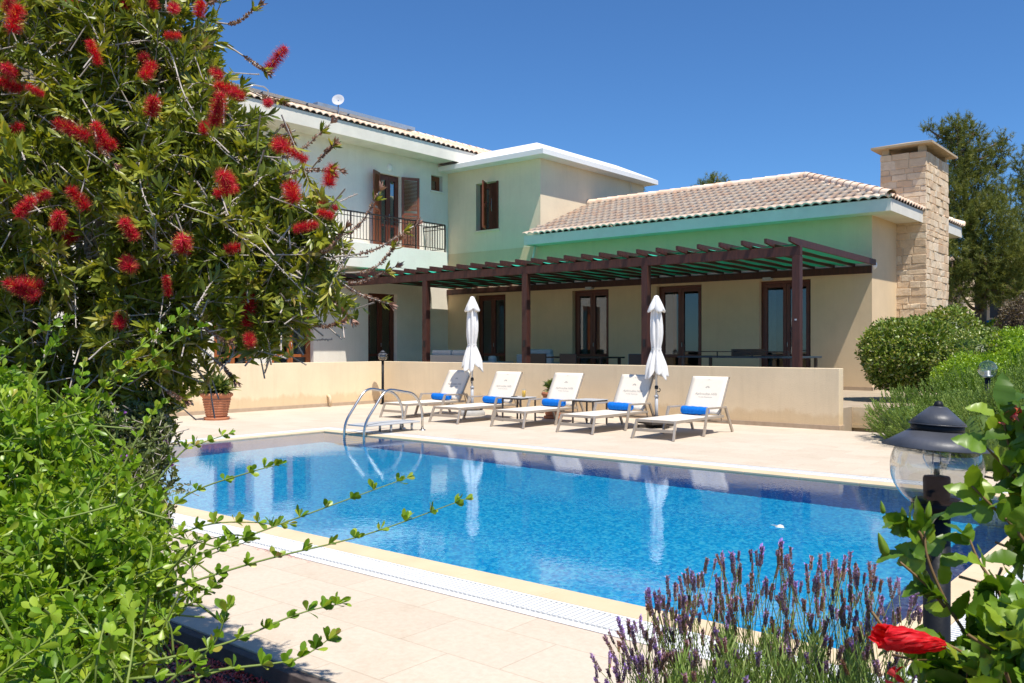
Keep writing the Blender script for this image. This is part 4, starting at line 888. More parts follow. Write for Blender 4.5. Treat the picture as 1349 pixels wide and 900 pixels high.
twigs(BBc, 4000, cl, wood, (.15, .32), .056, .0135, 30, 55, .95, .0022, nub=.0034)
base = Vector(BB.location)
for k in range(26):
    a, b_, d, r = random.choice([q_ for q_ in BBc if q_[1] < 420 and q_[3] > 60]); tip = at(a+random.uniform(-r, r)*.6, b_+random.uniform(-r, r)*.6, d+random.uniform(-.15, .15))
    h_ = Vector((tip.x-base.x, tip.y-base.y, 0)); m1 = base+h_*.12+Vector((random.uniform(-.08, .08), random.uniform(-.08, .08), .75)); m2 = base+h_*.55+Vector((0, 0, max(1.25, (tip.z-base.z)*.8)))
    pts = spline([base+Vector((random.uniform(-.05, .05), random.uniform(-.05, .05), 0)), m1, m2, tip], 5); wood.tube(pts, [.022*(1-j/(len(pts)-1))**.8+.003 for j in range(len(pts))], 6)
# pale arching bare twigs with old seed capsules, seen against the leaves
for pts, d in [([(140, 60), (215, 58), (245, 130), (290, 195), (360, 245)], 3.05), ([(200, 260), (240, 300), (300, 350)], 2.95), ([(210, 120), (185, 200), (190, 260), (230, 330)], 2.95),
               ([(260, 240), (300, 300), (345, 330), (400, 385)], 2.85), ([(350, 300), (400, 330), (450, 345)], 2.9), ([(60, 300), (95, 360), (100, 430)], 3.0), ([(200, 300), (215, 380), (205, 450)], 2.95), ([(300, 150), (330, 190), (375, 220)], 3.1)]:
    p3 = spline([at(x, y, d+.14+.09*math.sin(i*2)) for i, (x, y) in enumerate(pts)], 6); wood.tube(p3, [(.0032)-.0018*j/len(p3) for j in range(len(p3))], 5, False)
    for p in p3:
        for q in range(5):
            c = arr(p)+rng.normal(size=3)*.005; s_ = .0034*random.uniform(.7, 1.2)
            wood.add([c+arr(v)*s_ for v in ((1, 0, 0), (-1, 0, 0), (0, 1, 0), (0, -1, 0), (0, 0, 1), (0, 0, -1))], [(0, 2, 4), (2, 1, 4), (1, 3, 4), (3, 0, 4), (2, 0, 5), (1, 2, 5), (3, 1, 5), (0, 3, 5)], True)
# budding sprigs reaching out to the right
buds = MB(); bc = Cloud()
SPR = [((335, 205), (385, 205), (435, 163), 3.1), ((400, 235), (425, 205), (440, 190), 3.1), ((350, 240), (395, 225), (447, 225), 3.05), ((420, 320), (470, 300), (500, 252), 3.0), ((430, 340), (490, 330), (545, 298), 2.95), ((430, 360), (490, 355), (525, 318), 3.0), ((430, 365), (470, 372), (520, 352), 3.0), ((420, 350), (470, 385), (512, 400), 3.0),
       ((285, 30), (310, 30), (340, 8), 3.2), ((300, 60), (330, 80), (352, 95), 3.2), ((330, 120), (352, 130), (372, 135), 3.2), ((240, 440), (290, 480), (308, 500), 3.1), ((200, 500), (228, 520), (243, 528), 3.1), ((380, 420), (425, 430), (448, 425), 3.0), ((410, 390), (440, 400), (462, 420), 3.0), ((250, 10), (275, 5), (300, -10), 3.2), ((400, 330), (430, 330), (455, 300), 3.0), ((360, 180), (375, 165), (385, 185), 3.1), ((240, 400), (280, 440), (300, 450), 3.0), ((120, 150), (130, 190), (150, 215), 3.0)]
for a, b_, c, d in SPR:
    p3 = spline([at(*a, d+.15), at(*b_, d+.05), at(*c, d)], 8); wood.tube(p3, [.0035-.0016*j/len(p3) for j in range(len(p3))], 5)
    ap = arr(p3); n = 130; t = .35+.60*rng.random(n); idx = t*(len(ap)-1); i0 = np.minimum(idx.astype(int), len(ap)-2); P = ap[i0]+(ap[i0+1]-ap[i0])*(idx-i0)[:, None]; ax = nrm(ap[i0+1]-ap[i0]); r = rdir(n); r = nrm(r-ax*(r*ax).sum(1, keepdims=True))
    bc.add(P, r+ax*.5, .0115, .0065, 'lance', up=ax, droop=0, fold=.8)
    n = 16; ax = nrm(ap[-1:]-ap[-3:-2]); D = ax+rdir(n)*.45; bc.add(np.repeat(ap[-1:], n, 0), D, .035*(.6+.6*rng.random(n)), .007, 'lance', up=np.repeat(ax, n, 0), tint=(0, .6)); cl.add(np.repeat(ap[-3:-2], 9, 0), np.repeat(ax, 9, 0)+rdir(9)*.7, .045, .010, 'lance')
cl.build('foliage', F_BOTTLE, BB); bc.build('bud_sprig', F_BUD, BB); wood.build('branch', M['twig'], BB, True)
def brush_mesh(name, L=.095, rad=.031, n=900, seed=1):
    c = Cloud(); t = rng.random(n)*L; r = rdir(n); r[:, 2] = r[:, 2]*.35+.12; r = nrm(r); P = np.zeros((n, 3)); P[:, 2] = t; P += r*.003
    c.add(P, r, rad*(.8+.35*rng.random(n))*np.where(t > L*.9, .8, 1), .0017, 'tri'); k_ = rng.random(n) < .12; c.add((P+r*rad*.93)[k_], r[k_]+rdir(int(k_.sum()))*.5, .0035, .0022, 'quad', tint=(.96, 1)); 
    o = c.build(name, F_RED, BB, False); return o
fl = [brush_mesh('flower'), brush_mesh('flower', .075, .034, 850), brush_mesh('flower', .115, .029, 1000)]
fpos = [(15, 42, 3.0), (8, 15, 3.1), (205, 12, 3.1), (228, 12, 3.1), (262, 22, 3.2), (190, 75, 3.1), (190, 102, 3.1), (102, 15, 3.2), (165, 5, 3.2), (216, 47, 3.1), (198, 152, 2.95), (117, 180, 2.95), (140, 190, 2.95), (128, 195, 3.0), (57, 125, 3.0), (30, 118, 3.05), (20, 100, 3.1), (35, 250, 3.0), (22, 285, 2.9), (50, 262, 3.0), (75, 300, 3.05), (115, 275, 2.95), (85, 318, 3.1),
        (283, 255, 2.9), (303, 245, 2.9), (297, 330, 3.0), (283, 165, 3.0), (313, 122, 3.15), (320, 128, 3.15), (352, 93, 3.15), (355, 135, 3.1), (374, 192, 3.0), (405, 212, 3.0), (432, 244, 2.95), (388, 264, 2.9), (387, 302, 2.9), (178, 315, 2.95), (172, 352, 2.95), (222, 390, 2.95), (157, 430, 3.0), (55, 380, 3.0), (48, 392, 3.05), (290, 100, 3.15), (268, 175, 3.1), (8, 560, 3.0), (5, 180, 3.1), (330, 455, 3.0), (325, 430, 3.05), (440, 285, 2.95), (240, 330, 3.05), (130, 85, 3.1), (445, 275, 3.0)]
for k, (x, y, d) in enumerate(fpos):
    o = fl[k] if k < 3 else fl[k % 3].copy()
    if k >= 3: col.objects.link(o); o.parent = BB
    o.location = at(x, y, d+random.uniform(-.04, .16))-BB.location; o.rotation_euler = (random.uniform(-1.4, 1.4), random.uniform(-1.4, 1.4), random.uniform(0, 6)); s_ = random.uniform(.6, 1.1); o.scale = (s_, s_, s_)
# ---- light green shrub with long shoots
GR = thing('privet_shrub', at(60, 1050, 2.3).xy.to_3d()+Vector((0, 0, -.12)), 'bright light green leafy shrub with long arching shoots at lower left', 'shrub')
wood = MB(); cl = Cloud()
PB = [(20, 620, 2.35, 130), (-110, 640, 2.2, 170), (110, 690, 2.2, 110), (60, 780, 1.95, 150), (-120, 830, 1.7, 190), (150, 770, 2.0, 85), (90, 880, 1.6, 110), (170, 850, 1.85, 60), (-20, 540, 2.5, 80), (70, 560, 2.5, 60), (180, 690, 2.2, 48), (200, 790, 2.05, 40), (20, 960, 1.4, 150), (190, 730, 2.1, 40), (215, 740, 2.1, 25)]
twigs(PB, 1400, cl, wood, (.12, .26), .029, .0135, 20, 50, .7, .0022, kind='obov_hi', up=.5)
def shoot(pts, d0, d1, nodes, Lf=.027, r=.0024, per=6):
    p3 = spline([at(x, y, d0+(d1-d0)*i/(len(pts)-1)) for i, (x, y) in enumerate(pts)], 8); wood.tube(p3, [r*(1.2-.8*j/len(p3)) for j in range(len(p3))], 5); ap = arr(p3)
    for k in range(nodes):
        t = (k+.6)/nodes*(len(ap)-1); i0 = min(int(t), len(ap)-2); P = ap[i0]+(ap[i0+1]-ap[i0])*(t-i0); ax = nrm(ap[i0+1:i0+2]-ap[i0:i0+1]); n = per+random.randint(0, 2)
        cl.add(np.repeat(P[None], n, 0), np.repeat(ax, n, 0)*.55+rdir(n)*.75+np.array([0, 0, .45]), Lf*(.55+.6*rng.random(n)), Lf*.46, 'obov_hi', droop=.1)
    cl.add(np.repeat(ap[-1:], 4, 0), np.repeat(ax, 4, 0)+rdir(4)*.4, Lf*.8, Lf*.3, 'obov_hi')
for pts, d0, d1, nd in [([(180, 760), (290, 720), (420, 672), (535, 630)], 1.9, 2.1, 11), ([(180, 790), (340, 740), (480, 705), (612, 658)], 1.9, 2.0, 12), ([(190, 700), (250, 650), (330, 622), (368, 612)], 2.1, 2.2, 7), ([(180, 670), (235, 600), (262, 585), (300, 572)], 2.2, 2.3, 6), ([(160, 880), (290, 850), (390, 810), (450, 795)], 1.6, 1.7, 9), ([(170, 895), (310, 880), (390, 868), (437, 840)], 1.5, 1.6, 8), ([(80, 590), (150, 490), (200, 445), (240, 413)], 2.4, 2.5, 10), ([(100, 570), (180, 490), (230, 450), (266, 430)], 2.4, 2.5, 10), ([(90, 540), (160, 500), (220, 482)], 2.4, 2.5, 8),
                        ([(-20, 490), (40, 445), (90, 420)], 2.4, 2.5, 7), ([(20, 540), (60, 470), (80, 440)], 2.4, 2.4, 7), ([(200, 720), (280, 690), (380, 690)], 2.0, 2.1, 7), ([(190, 830), (260, 790), (290, 765)], 1.9, 2.0, 6), ([(150, 640), (190, 560), (215, 530)], 2.3, 2.4, 7), ([(220, 900), (280, 850), (300, 800)], 1.5, 1.5, 6), ([(110, 600), (130, 520), (170, 470)], 2.4, 2.4, 8), ([(200, 800), (260, 740), (330, 712)], 1.95, 2.0, 8), ([(60, 600), (100, 530), (110, 480)], 2.3, 2.4, 8)]:
    shoot(pts, d0, d1, nd)
base = Vector(GR.location)
for k in range(22):
    a, b_, d, r = random.choice(PB); tip = at(a, b_, d+.1) if d > 1.9 else at(150, 700, 2.2); pts = spline([base+Vector((random.uniform(-.1, .1), random.uniform(-.1, .1), 0)), (base+tip)/2+Vector((0, 0, .1)), tip], 5); wood.tube(pts, [.009*(1-j/len(pts))+.002 for j in range(len(pts))], 5)
cl.build('foliage', F_PRIVET, GR); M['green_stem'] = mat('green_stem', (.20, .27, .05), .6); wood.build('branch', M['green_stem'], GR, True)
# ---- small-leaved shrub with purple flowers
PG_ = thing('purple_flowered_shrub', at(150, 860, 3.4).xy.to_3d()+Vector((0, 0, -.12)), 'small leaved shrub dotted with purple flowers behind the light green one', 'shrub')
wood = MB(); cl = Cloud(); PB2 = [(150, 590, 3.2, 62), (185, 570, 3.2, 42), (190, 620, 3.1, 42), (165, 660, 3.0, 60), (110, 640, 3.1, 70), (185, 690, 3.0, 42), (120, 740, 3.0, 80), (195, 535, 3.3, 22), (205, 600, 3.1, 24)]
twigs(PB2, 1300, cl, wood, (.08, .18), .021, .0085, 28, 50, .7, .0014, up=.3)
tips, d_, _ = blob_points(PB2, 60, .95); pc = Cloud()
pc.add(np.repeat(tips, 7, 0), rdir(420), .013, .008, 'lance'); cl.build('foliage', F_POLY, PG_); wood.build('branch', M['twig'], PG_, True); pc.build('blossom', F_PURPLE, PG_)
# ---- bed gravel, petals, edging
b = MB(); b.box(-13, -1.75, -3.0, 2.262, -.2, -.095); struct('planting_bed', b, M['soil'])
b = MB(); b.box(-1.75, 4.5, -3.0, 2.94, -.2, -.09); struct('planting_bed', b, M['soil'])
M['gravel'] = foliage('gravel', [(0, (.10, .04, .035)), (.6, (.26, .12, .09)), (1, (.5, .32, .26))], .9, 0)
cl = Cloud(); n = 9000; P = np.stack([-7+5.3*rng.random(n), .9+1.35*rng.random(n), np.full(n, -.09)], 1); D = rdir(n); D[:, 2] = np.abs(D[:, 2])*.4; cl.add(P, D, .028, .022, 'ovate', droop=.4, fold=.9); tag(cl.build('bed_gravel', M['gravel'], None, False), None, None, None, 'stuff')
cl = Cloud(); c = at(352, 890, 3.86); n = 2600; P = np.stack([c.x-.15+.32*rng.normal(size=n), np.minimum(c.y-.05+.14*rng.normal(size=n), 2.25), np.full(n, -.075)], 1); cl.add(P, rdir(n), .014, .009, 'lance'); o = cl.build('fallen_petals', F_PINK, None, False); tag(o, None, None, None, 'stuff')
cl = Cloud(); n = 900; t_ = rng.choice([.08, .2, .34, .37, .52, .7], n)+rng.normal(size=n)*.018; P = np.stack([PX0-.5+10.0*t_, JY0-.012+.018*rng.normal(size=n), np.full(n, .004)], 1); D = rdir(n); D[:, 2] *= .15; cl.add(P, D, .016, .0022, 'tri'); tag(cl.build('fallen_stamens', F_RED, None, False), None, None, None, 'stuff')
b = MB(); b.box(-12, -1.765, 2.215, 2.263, -.12, -.005); M['edging'] = mat('edging', (.13, .10, .085), .9, (.06, .045, .04), 9, bs=.5); struct('bed_edging', b, M['edging'], .004)
p = [at(235, 835, 3.95), at(300, 858, 3.8), at(345, 893, 3.6), at(360, 930, 3.4)]; b = MB(); b.tube(spline([(q.x, q.y, -.08) for q in p], 6), .009, 8); tag(b.build('irrigation_hose', M['black']), 'black irrigation hose lying on the gravel bed at lower left', 'hose')
# ---- lavender
spk = []
for v_ in range(4):
    c = Cloud(); n = 150; t = rng.random(n); L = (.036, .045, .052, .040)[v_]; az = rng.random(n)*2*math.pi; whorl = np.floor(t*8)/8
    P = np.zeros((n, 3)); P[:, 2] = whorl*L+.004*rng.random(n); rr = .0042*(1-.45*whorl); P[:, 0] = np.cos(az)*rr*.5; P[:, 1] = np.sin(az)*rr*.5
    D = np.stack([np.cos(az), np.sin(az), .9+.6*rng.random(n)], 1); c.add(P, D, .0062, .0036, 'lance', tint=(0, .5), fold=.9); k = (4, 10, 22, 14)[v_]
    tt = rng.random(k)*.5+.5; az = rng.random(k)*6.3; P = np.stack([np.cos(az)*.002, np.sin(az)*.002, tt*L], 1); D = np.stack([np.cos(az), np.sin(az), .8+rng.random(k)], 1); c.add(P, D, .011, .0045, 'lance', tint=(.6, 1))
    spk.append(c.build('flower_spike', F_SPIKE, None, False))
def outline(x):
    return np.interp(x, [780, 800, 850, 900, 940, 985, 1030, 1080, 1130, 1180, 1215], [895, 865, 812, 775, 752, 738, 745, 748, 760, 785, 815])
for li, (x0, x1, lab) in enumerate([(785, 880, 'low lavender clump at the far left of the lavender, leaning over the paving'), (820, 920, 'thin lavender clump between the far left clump and the pool grate'), (865, 965, 'full lavender clump rising in front of the white pool grate'), (945, 1045, 'middle lavender clump of the bed, its purple spikes the tallest'), (1030, 1130, 'lavender clump just right of the tallest spikes, second from the lamp post'), (1110, 1215, 'rightmost lavender clump, just left of the black lamp post')]):
    cx = (x0+x1)/2+(40, 22, 15, 0, -8, -20)[li]; q = at(cx, 900, 2.5); LV = thing('lavender_plant', (q.x, q.y, -.09), lab, 'lavender', 'lavender clumps in the bed')
    stems = MB(); cl = Cloud(); ns = (84, 70, 99, 99, 99, 99)[li]
    for k in range(ns):
        px = random.uniform(x0, x1); top = outline(px); py = top+random.choice((random.uniform(0, 60), random.uniform(30, 130), random.uniform(60, 210))) if k % 7 else top+random.uniform(-12, 6); d = 2.62-.9*(py-top)/400+random.uniform(-.22, .3)
        tip = at(px, py+random.uniform(0, 10), d); root = Vector((q.x, q.y, -.09))+Vector((random.uniform(-.16, .16), random.uniform(-.16, .16), .05)); mid = root+(tip-root)*.55+Vector((0, 0, .07)); pts = spline([root, mid, tip], 4); stems.tube(pts, .0011, 4, False)
        ax = (pts[-1]-pts[-2]).normalized(); o = spk[k % 4] if (li == 0 and k < 4) else spk[random.randrange(4)].copy()
        if not (li == 0 and k < 4): col.objects.link(o)
        o.parent = LV; o.location = tip-LV.location; e = (ax+Vector((0, 0, .4))).normalized().to_track_quat('Z', 'Y').to_euler(); o.rotation_euler = e; s_ = random.uniform(.8, 1.2); o.scale = (s_*.82, s_*.82, s_)
    stems.build('stem', M['green_stem'], LV, True)
    n = 3900; cpx = x0+(x1-x0)*rng.random(n); tp = outline(cpx)+118+25*np.sin(cpx*.11); py = tp+rng.random(n)*190; P = arr([at(a, c_, 2.55+random.uniform(-.35, .3)) for a, c_ in zip(cpx, py)]); D = rdir(n)*.45+np.array([0, 0, 1.0]); cl.add(P, D,   .05*(.5+.7*rng.random(n)), .0042, 'lance'); cl.build('foliage', F_LAV, LV)
# ---- hibiscus at the right edge
HB = thing('hibiscus_shrub', at(1390, 1100, 1.5).xy.to_3d()+Vector((0, 0, -.09)), 'hibiscus with glossy leaves and buds at the lower right edge, one closed red bloom', 'shrub')
wood = MB(); cl = Cloud()
def hleaf(px, py, d, dx, dy, dz, L=.062, n=1):
    ax = RT*dx+FW*dz+Vector((0, 0, dy)); cl.add([arr(at(px, py, d))], [arr(ax)], L, L*.66, 'hib', droop=.25, fold=.3, up=[arr(Vector((0, 0, 1))-FW*.6)])
twigs([(1345, 820, 1.35, 62), (1310, 870, 1.3, 50), (1260, 880, 1.35, 34), (1392, 700, 1.4, 45), (1400, 600, 1.5, 60), (1400, 900, 1.2, 100)], 115, cl, wood, (.08, .18), .052, .032, 9, 65, .6, .002, kind='hib', up=.35)
for pts, d0, d1 in [([(1330, 900), (1280, 845), (1245, 790), (1222, 735), (1218, 700)], 1.38, 1.42), ([(1245, 800), (1225, 775), (1185, 740)], 1.4, 1.42), ([(1340, 860), (1320, 790), (1290, 740), (1275, 705)], 1.35, 1.4), ([(1380, 760), (1340, 700), (1310, 670), (1280, 640)], 1.4, 1.42), ([(1390, 800), (1360, 680), (1330, 590), (1318, 530)], 1.5, 1.55), ([(1370, 700), (1345, 640), (1300, 590)], 1.5, 1.5), ([(1380, 900), (1310, 880), (1250, 850)], 1.3, 1.3), ([(1225, 740), (1210, 700), (1180, 690)], 1.42, 1.42)]:
    p3 = spline([at(x, y, d0+(d1-d0)*i/(len(pts)-1)) for i, (x, y) in enumerate(pts)], 6); wood.tube(p3, [.0035-.0017*j/len(p3) for j in range(len(p3))], 6); ap = arr(p3)
    n = 8; t = .25+.75*rng.random(n); i0 = np.minimum((t*(len(ap)-1)).astype(int), len(ap)-2); ax = nrm(ap[i0+1]-ap[i0]); cl.add(ap[i0], ax*.5+rdir(n)*.9+np.array([0, 0, .3]), .045*(.7+.6*rng.random(n)), .029, 'hib', droop=.2)
for a in [(1195, 690, 1.42, -.9, .1, -.2), (1190, 730, 1.42, -.9, -.1, 0), (1220, 700, 1.42, .5, .8, 0), (1225, 770, 1.42, -1, -.2, -.1), (1240, 745, 1.42, .7, .3, 0), (1240, 770, 1.42, .2, .9, 0), (1290, 660, 1.42, -.7, .4, 0), (1300, 650, 1.42, .8, .2, 0), (1290, 690, 1.42, .3, .9, 0), (1285, 670, 1.42, -.9, -.1, 0), (1330, 575, 1.5, -.9, .1, 0), (1335, 560, 1.5, -.3, .9, 0), (1310, 545, 1.5, -.8, .3, 0), (1320, 535, 1.5, .1, .9, 0), (1325, 530, 1.5, .8, .4, 0), (1345, 640, 1.5, -.95, 0, 0), (1349, 660, 1.5, -.9, -.3, 0), (1300, 590, 1.5, -.8, .3, 0), (1240, 850, 1.3, -.7, .25, 0), (1200, 850, 1.3, .9, .1, 0), (1345, 740, 1.4, -.9, .2, 0), (1210, 715, 1.42, -.4, .8, -.2)]: hleaf(*a, L=random.uniform(.045, .06))
cl.build('foliage', F_HIB, HB); M['brown_stem'] = mat('brown_stem', (.22, .13, .05), .6); wood.build('branch', M['brown_stem'], HB, True)
for px, py, d, L, lean in [(1168, 716, 1.40, .040, -.35), (1164, 668, 1.42, .022, -.2), (1212, 683, 1.42, .032, 0), (1196, 688, 1.42, .026, -.25), (1273, 705, 1.40, .030, 0), (1222, 672, 1.42, .03, .1)]:
    b = MB(); pr = [(.0, 0), (.13, .04), (.20, .2), (.19, .45), (.13, .7), (.05, .92), (.0, 1)]; b.lathe([(r*L*.95, z*L) for r, z in pr], 10, mod=lambda r, z, t, i: (r*(1+.12*math.sin(5*t)), z)); o = b.build('bud', None, HB)
    a_ = o.data.attributes.new('tint', 'FLOAT', 'POINT'); a_.data.foreach_set('value', [min(1, .55+.4*random.random()) for v in o.data.vertices]); o.data.materials.append(F_HIB)
    o.location = at(px, py+L*F/d*.5, d)-HB.location; o.rotation_euler = (RT*lean+Vector((0, 0, 1))).to_track_quat('Z', 'Y').to_euler()
# furled red bloom
cl = Cloud(); a0 = arr(at(1243, 850, 1.28)); ax = arr(at(1160, 838, 1.24))-a0; L = np.linalg.norm(ax); ax /= L; sx = nrm(np.cross(ax, [[0, 0, 1.]]))[0]; sy = np.cross(sx, ax)
b = MB()
for k in range(7):
    ph = k*2*math.pi/7; vs = []
    for i in range(13):
        t = i/12; r0 = .006+.0095*math.sin(min(1, t*1.2)*math.pi*.6)*(1+.25*math.sin(k*3)); wv = .35+.5*t
        for j in range(7):
            a = ph+(j/6-.5)*wv*2+t*1.1; rr = r0*(1+.16*math.sin(j*3.1+t*9+k*2)+.06*math.sin(j*5+t*23))+(.004*math.sin(j*2.5+k) if i == 12 else 0); c = a0+ax*(L*t*(1+.05*math.sin(k*2+j)))+sx*math.cos(a)*rr+sy*math.sin(a)*rr; vs.append(c)
    b.add(vs, [(i*7+j, i*7+j+1, (i+1)*7+j+1, (i+1)*7+j) for i in range(12) for j in range(6)], True)
cl.mb(b, .5); cl.t[-1] = np.clip(.45+.35*np.sin(np.arange(len(b.v)) % 7*2.2)+.2*rng.normal(size=len(b.v)), 0, 1); o = cl.build('flower', F_PETAL, HB); o['label'] = 'closed furled red bloom pointing left'
for i, (px, py, d, n) in enumerate([(1338, 548, 1.5, 20), (1180, 892, 1.3, 10)]):
    cl = Cloud(); P = np.repeat([arr(at(px, py, d))], n, 0)+rng.normal(size=(n, 3))*.007; cl.add(P, rdir(n), .015, .012, 'ovate', fold=.6); cl.build('flower', F_PINK if i == 0 else F_PETAL, HB)
# ---- rosemary, clipped bushes, hedges
def sprigs(cl, P, D, L, per, nl, nw, tw=0):
    n = len(P); Pn = np.repeat(P, per, 0); Dn = nrm(np.repeat(D, per, 0)); t = rng.random((n*per, 1)); Ln = np.repeat(np.broadcast_to(L, (n,)), per)[:, None]
    Q = Pn+Dn*t*Ln; r = rdir(n*per); cl.add(Q, Dn*1.0+r*.5, nl*(.7+.6*rng.random(n*per)), nw, 'quad'); cl.t[-1] = np.clip(np.repeat(np.repeat(rng.random(n)*tw, per)+(1-tw)*rng.random(n*per)*1.0+.25*(t[:, 0]-.5), 4), 0, 1)
RS = thing('rosemary_hedge', (-2.0, 13.0, 0), 'spreading rosemary bush with upright grey green needles behind the big lamp', 'shrub'); cl = Cloud(); wood = MB()
rb = []
for i in range(12):
    t = i/11; x = -3.8+3.5*t; y = float(np.interp(x, [-4.1, -2.9, -1.88, -.8, 0], [14.1, 12.45, 11.35, 10.4, 9.9])); rb.append((x, y, .52+.06*math.sin(i*2.1), .55+.08*math.sin(i*1.3))); rb.append((x+.55, y+.75, .78, .62+.08*math.sin(i*2.9))); rb.append((x+1.15, y+1.6, .95, .72))
q = at(1301, 487, 9.75); rb.append((q.x, q.y, .66, .40)); q = at(1335, 487, 9.9); rb.append((q.x, q.y, .70, .4))
for (x, y, z, r) in rb:
    z = z*1.08; n = 380; d = rdir(n); d[:, 2] = np.where(rng.random(n) > .35, np.abs(d[:, 2]), -.55*rng.random(n)); d = nrm(d); P = arr((x, y, z*.42))+d*np.array([r, r, z*.70])*(.84+.16*rng.random((n, 1))); sprigs(cl, P, d*.65+np.array([-.10, -.1, .8])+rng.normal(size=(n, 3))*.16, .16*(.6+.7*rng.random(n)), 34, .027, .0085, tw=.75)
    wood.lathe([(0, z*.86), (r*.45, z*.80), (r*.74, z*.55), (r*.74, z*.25), (r*.5, 0)], 14, (x, y, 0))
cl.mb(wood, .12); cl.build('foliage', F_ROSE, RS)  # solid core, not wood; its dark tint paints the shade inside the hedge
def bush(name, c, rad, n, L, label, m, cat='shrub', seed=0, kind='ovate', group=None, lumps=9, inner=.80):
    t = thing(name, (c[0], c[1], c[2]-rad[2]), label, cat, group); cl = Cloud(); rad = arr(rad)
    ld = rdir(lumps); d = rdir(n); k = (.93+.16*np.max(d @ ld.T, axis=1)**5+.03*np.sin(d[:, :1]*9+seed)[:, 0])*(1+.05*np.sin(d[:, 1]*17+d[:, 2]*13)); P = arr(c)+d*rad*(k*(.84+.20*rng.random(n)))[:, None]
    keep = P[:, 2] > c[2]-rad[2]*.92; P = P[keep]; d = d[keep]; n = len(P)
    cl.add(P, d*.7+rdir(n)*.9+np.array([0, 0, .3]), L*(.6+.7*rng.random(n)), L*.55, kind)
    b = MB(); b.lathe([(math.cos(a)*inner, math.sin(a)*inner) for a in [R(-80)+R(170)*i/10 for i in range(11)]], 20); b.v = [(c[0]+x*rad[0], c[1]+y*rad[1], c[2]+z*rad[2]) for x, y, z in b.v]; cl.mb(b, .03); cl.build('foliage', m, t)  # solid core added inside the leaves, tinted dark, to block light
    b = MB(); b.tube([(c[0], c[1], c[2]-rad[2]-.4), (c[0], c[1], c[2])], .05, 8); b.build('trunk', M['bark'], t, True); return t
q = at(1207, 462, 16.3); bush('clipped_bush', (q.x, q.y, 1.20), (.92, .92, .70), 18000, .070, 'large round clipped dark green bush in front of the stone chimney', F_BUSH)
q = at(1275, 462, 15.2); bush('clipped_bush', (q.x+.1, q.y, 1.08), (.62, .62, .55), 6000, .05, 'dark leafy bush between the round bush and the bright green one', F_BUSH, seed=2)
q = at(1340, 470, 14.8); bush('bright_bush', (q.x+.1, q.y+.3, 1.05), (1.05, 1.0, .62), 12000, .05, 'bright yellow green bush at the right edge behind the glass ball lamp', F_BRIGHT, seed=4)
q = at(1283, 488, 13.6); bush('bright_bush', (q.x, q.y+.3, .80), (.62, .62, .42), 6000, .045, 'low bright green bush beside the glass ball lamp', F_BRIGHT, seed=5)
q = at(1250, 440, 21); bush('far_bush', (q.x, q.y, 1.5), (.75, .75, .75), 6000, .08, 'green bush at the foot of the stone chimney on its right', F_BUSH, seed=6)
q = at(1300, 446, 24); bush('far_bush', (q.x, q.y, 1.1), (1.5, 1.2, .75), 8000, .08, 'grey green low hedge under the teal car', F_POLY, seed=7)
q = at(1352, 412, 25); bush('brown_bush', (q.x, q.y, 1.6), (.85, .85, 1.25), 8000, .07, 'dull brown bush at the right edge in front of the pine', F_BROWN, seed=8)
q = at(1332, 425, 34); bush('far_bush', (q.x, q.y, 1.9), (.8, .8, .6), 3000, .10, 'small green bush with red flowers right of the teal car', F_BRIGHT, seed=9)
# ---- pines
def pine(name, blobs, trunk, label, n, d, r0, Ln=.15, per=26, bent=()):
    base = at(trunk[0], trunk[1], d); base.z = gh(base.x, base.y)-.2; t = thing(name, base, label, 'pine tree', 'pine trees behind the house'); cl = Cloud(); wood = MB()
    top = at(*trunk[2:4], d); pts = spline([base]+[at(x, y, d) for x, y in bent]+[top], 6); wood.tube(pts, [r0*(1-.88*j/(len(pts)-1)) for j in range(len(pts))], 8)
    for a, b_, dd, r in blobs:
        q = at(a, b_, dd); j = min(range(len(pts)), key=lambda k: (pts[k]-q).length+max(0, pts[k].z-q.z+.3)*3); s = pts[j]; rr = r*dd/F
        wood.tube(spline([s, (s+q)/2+Vector((0, 0, -.15)), q+Vector((0, 0, rr*.3))], 5), [r0*.28*(1-.8*k/10)+.012 for k in range(11)], 5)
        for k in range(5):
            e = q+Vector(rdir(1)[0])*rr*.8; wood.tube([q, (q+e)/2+Vector((0, 0, .08)), e], [.03, .02, .008], 4)
    P, o_, C_ = blob_points(blobs, n, .25); D = o_*.5+rng.normal(size=(n, 3))*.4+np.array([0, 0, .75]); D = nrm(D); L = .26*(.6+.8*rng.random(n))
    Pn = np.repeat(P, per, 0); Dn = np.repeat(D, per, 0); tt = rng.random((n*per, 1)); r = rdir(n*per); Q = Pn+Dn*tt*np.repeat(L, per)[:, None]
    tb = np.repeat(rng.random(n)*.7, per); v, f, t_ = leafset(Q, Dn*.75+r, Ln*(.6+.6*rng.random(n*per)), .018, 'tri'); cl.v.append(v); cl.f.append((f,)); cl.t.append(np.repeat(tb+.3*rng.random(n*per), 3)); cl.n += len(v)
    cl.build('crown', F_PINE, t); wood.build('trunk', M['bark'], t, True)
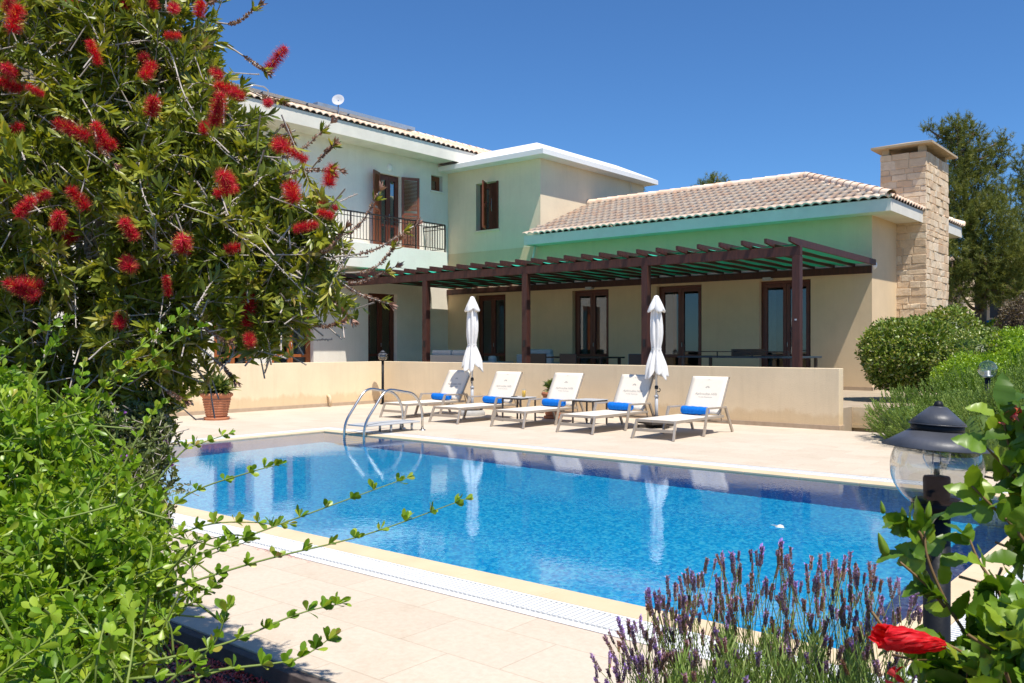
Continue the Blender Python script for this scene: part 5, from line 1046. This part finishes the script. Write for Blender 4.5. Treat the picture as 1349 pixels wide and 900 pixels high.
pine('pine_tree', [(1262, 178, 35, 24), (1245, 178, 35, 13), (1284, 178, 35, 14), (1222, 172, 35, 8), (1255, 215, 35, 30), (1288, 215, 35, 24), (1248, 255, 34.5, 28), (1285, 255, 35, 34), (1318, 200, 35, 14), (1326, 185, 35, 9), (1312, 222, 35, 14), (1262, 300, 34.5, 34), (1300, 295, 34, 38), (1325, 262, 35, 22), (1255, 345, 34, 30), (1290, 350, 34, 36), (1322, 335, 34, 36), (1262, 385, 34, 22), (1300, 385, 34, 24), (1330, 375, 34, 26), (1240, 320, 35, 18), (1235, 370, 35, 16)], (1288, 430, 1262, 165), 'tall dense pine tree rising behind the stone chimney', 3900, 35, .26, .17, 34, bent=[(1292, 380), (1278, 300), (1266, 220)])
pine('pine_tree', [(1362, 215, 37, 24), (1350, 245, 37, 20), (1375, 270, 37, 36), (1350, 300, 36.5, 28), (1385, 330, 37, 44), (1352, 350, 36, 30), (1395, 250, 37, 30), (1360, 385, 36.5, 28), (1345, 330, 36, 26)], (1375, 430, 1365, 200), 'pine tree cut off by the right edge of the picture', 2300, 37, .28, .17, 34)
pine('pine_tree', [(938, 244, 52, 14), (922, 252, 52, 11), (952, 246, 52, 10), (945, 236, 52, 8), (930, 262, 52, 22), (960, 262, 52, 16), (912, 262, 52, 10)], (938, 420, 940, 232), 'small pine crown showing over the tiled roof at centre right', 560, 52, .2, .2, 26)
pine('pine_tree', [(843, 258, 50, 7), (838, 275, 50, 10), (848, 268, 50, 6)], (842, 420, 843, 250), 'tiny pine tip right beside the white tower roof', 160, 50, .15, .2, 26)
pine('pine_tree', [(1074, 240, 60, 4), (1074, 252, 60, 8)], (1074, 420, 1074, 236), 'tiny tree tip poking over the ridge of the tiled roof', 60, 60, .15, .2, 24)
# ---- low trees and scrub on the slope far behind, closing the view to the horizon
cl = Cloud(); n = 5200; ang = rng.random(n); X = -150+330*ang; Y = 62+30*rng.random(n)+20*np.sin(X*.05); P = np.stack([X, Y, 1.2+3.6*rng.random(n)**1.3+1.2*np.sin(X*.13)], 1); P = np.repeat(P, 14, 0)+rng.normal(size=(n*14, 3))*.8
cl.add(P, rdir(len(P)), .75, .5, 'quad'); o = cl.build('far_scrub', F_PINE, None, False); tag(o, None, None, None, 'stuff')
q = at(1012, 693, (EYE-WZ)*F/(693-CY)); cl = Cloud(); cl.add([[q.x, q.y, WZ+.004], [q.x+.05, q.y+.02, WZ+.004]], [[1, .3, .0], [1, -.4, 0]], .09, .06, 'ovate', up=np.array([[0, 0, 1.], [0, 0, 1.]]), droop=0); M['pale_leaf'] = mat('pale_leaf', (.8, .8, .74), .6)
o = cl.build('floating_leaf', M['pale_leaf'], None, False); tag(o, 'small pale leaf floating alone on the pool water', 'leaf')
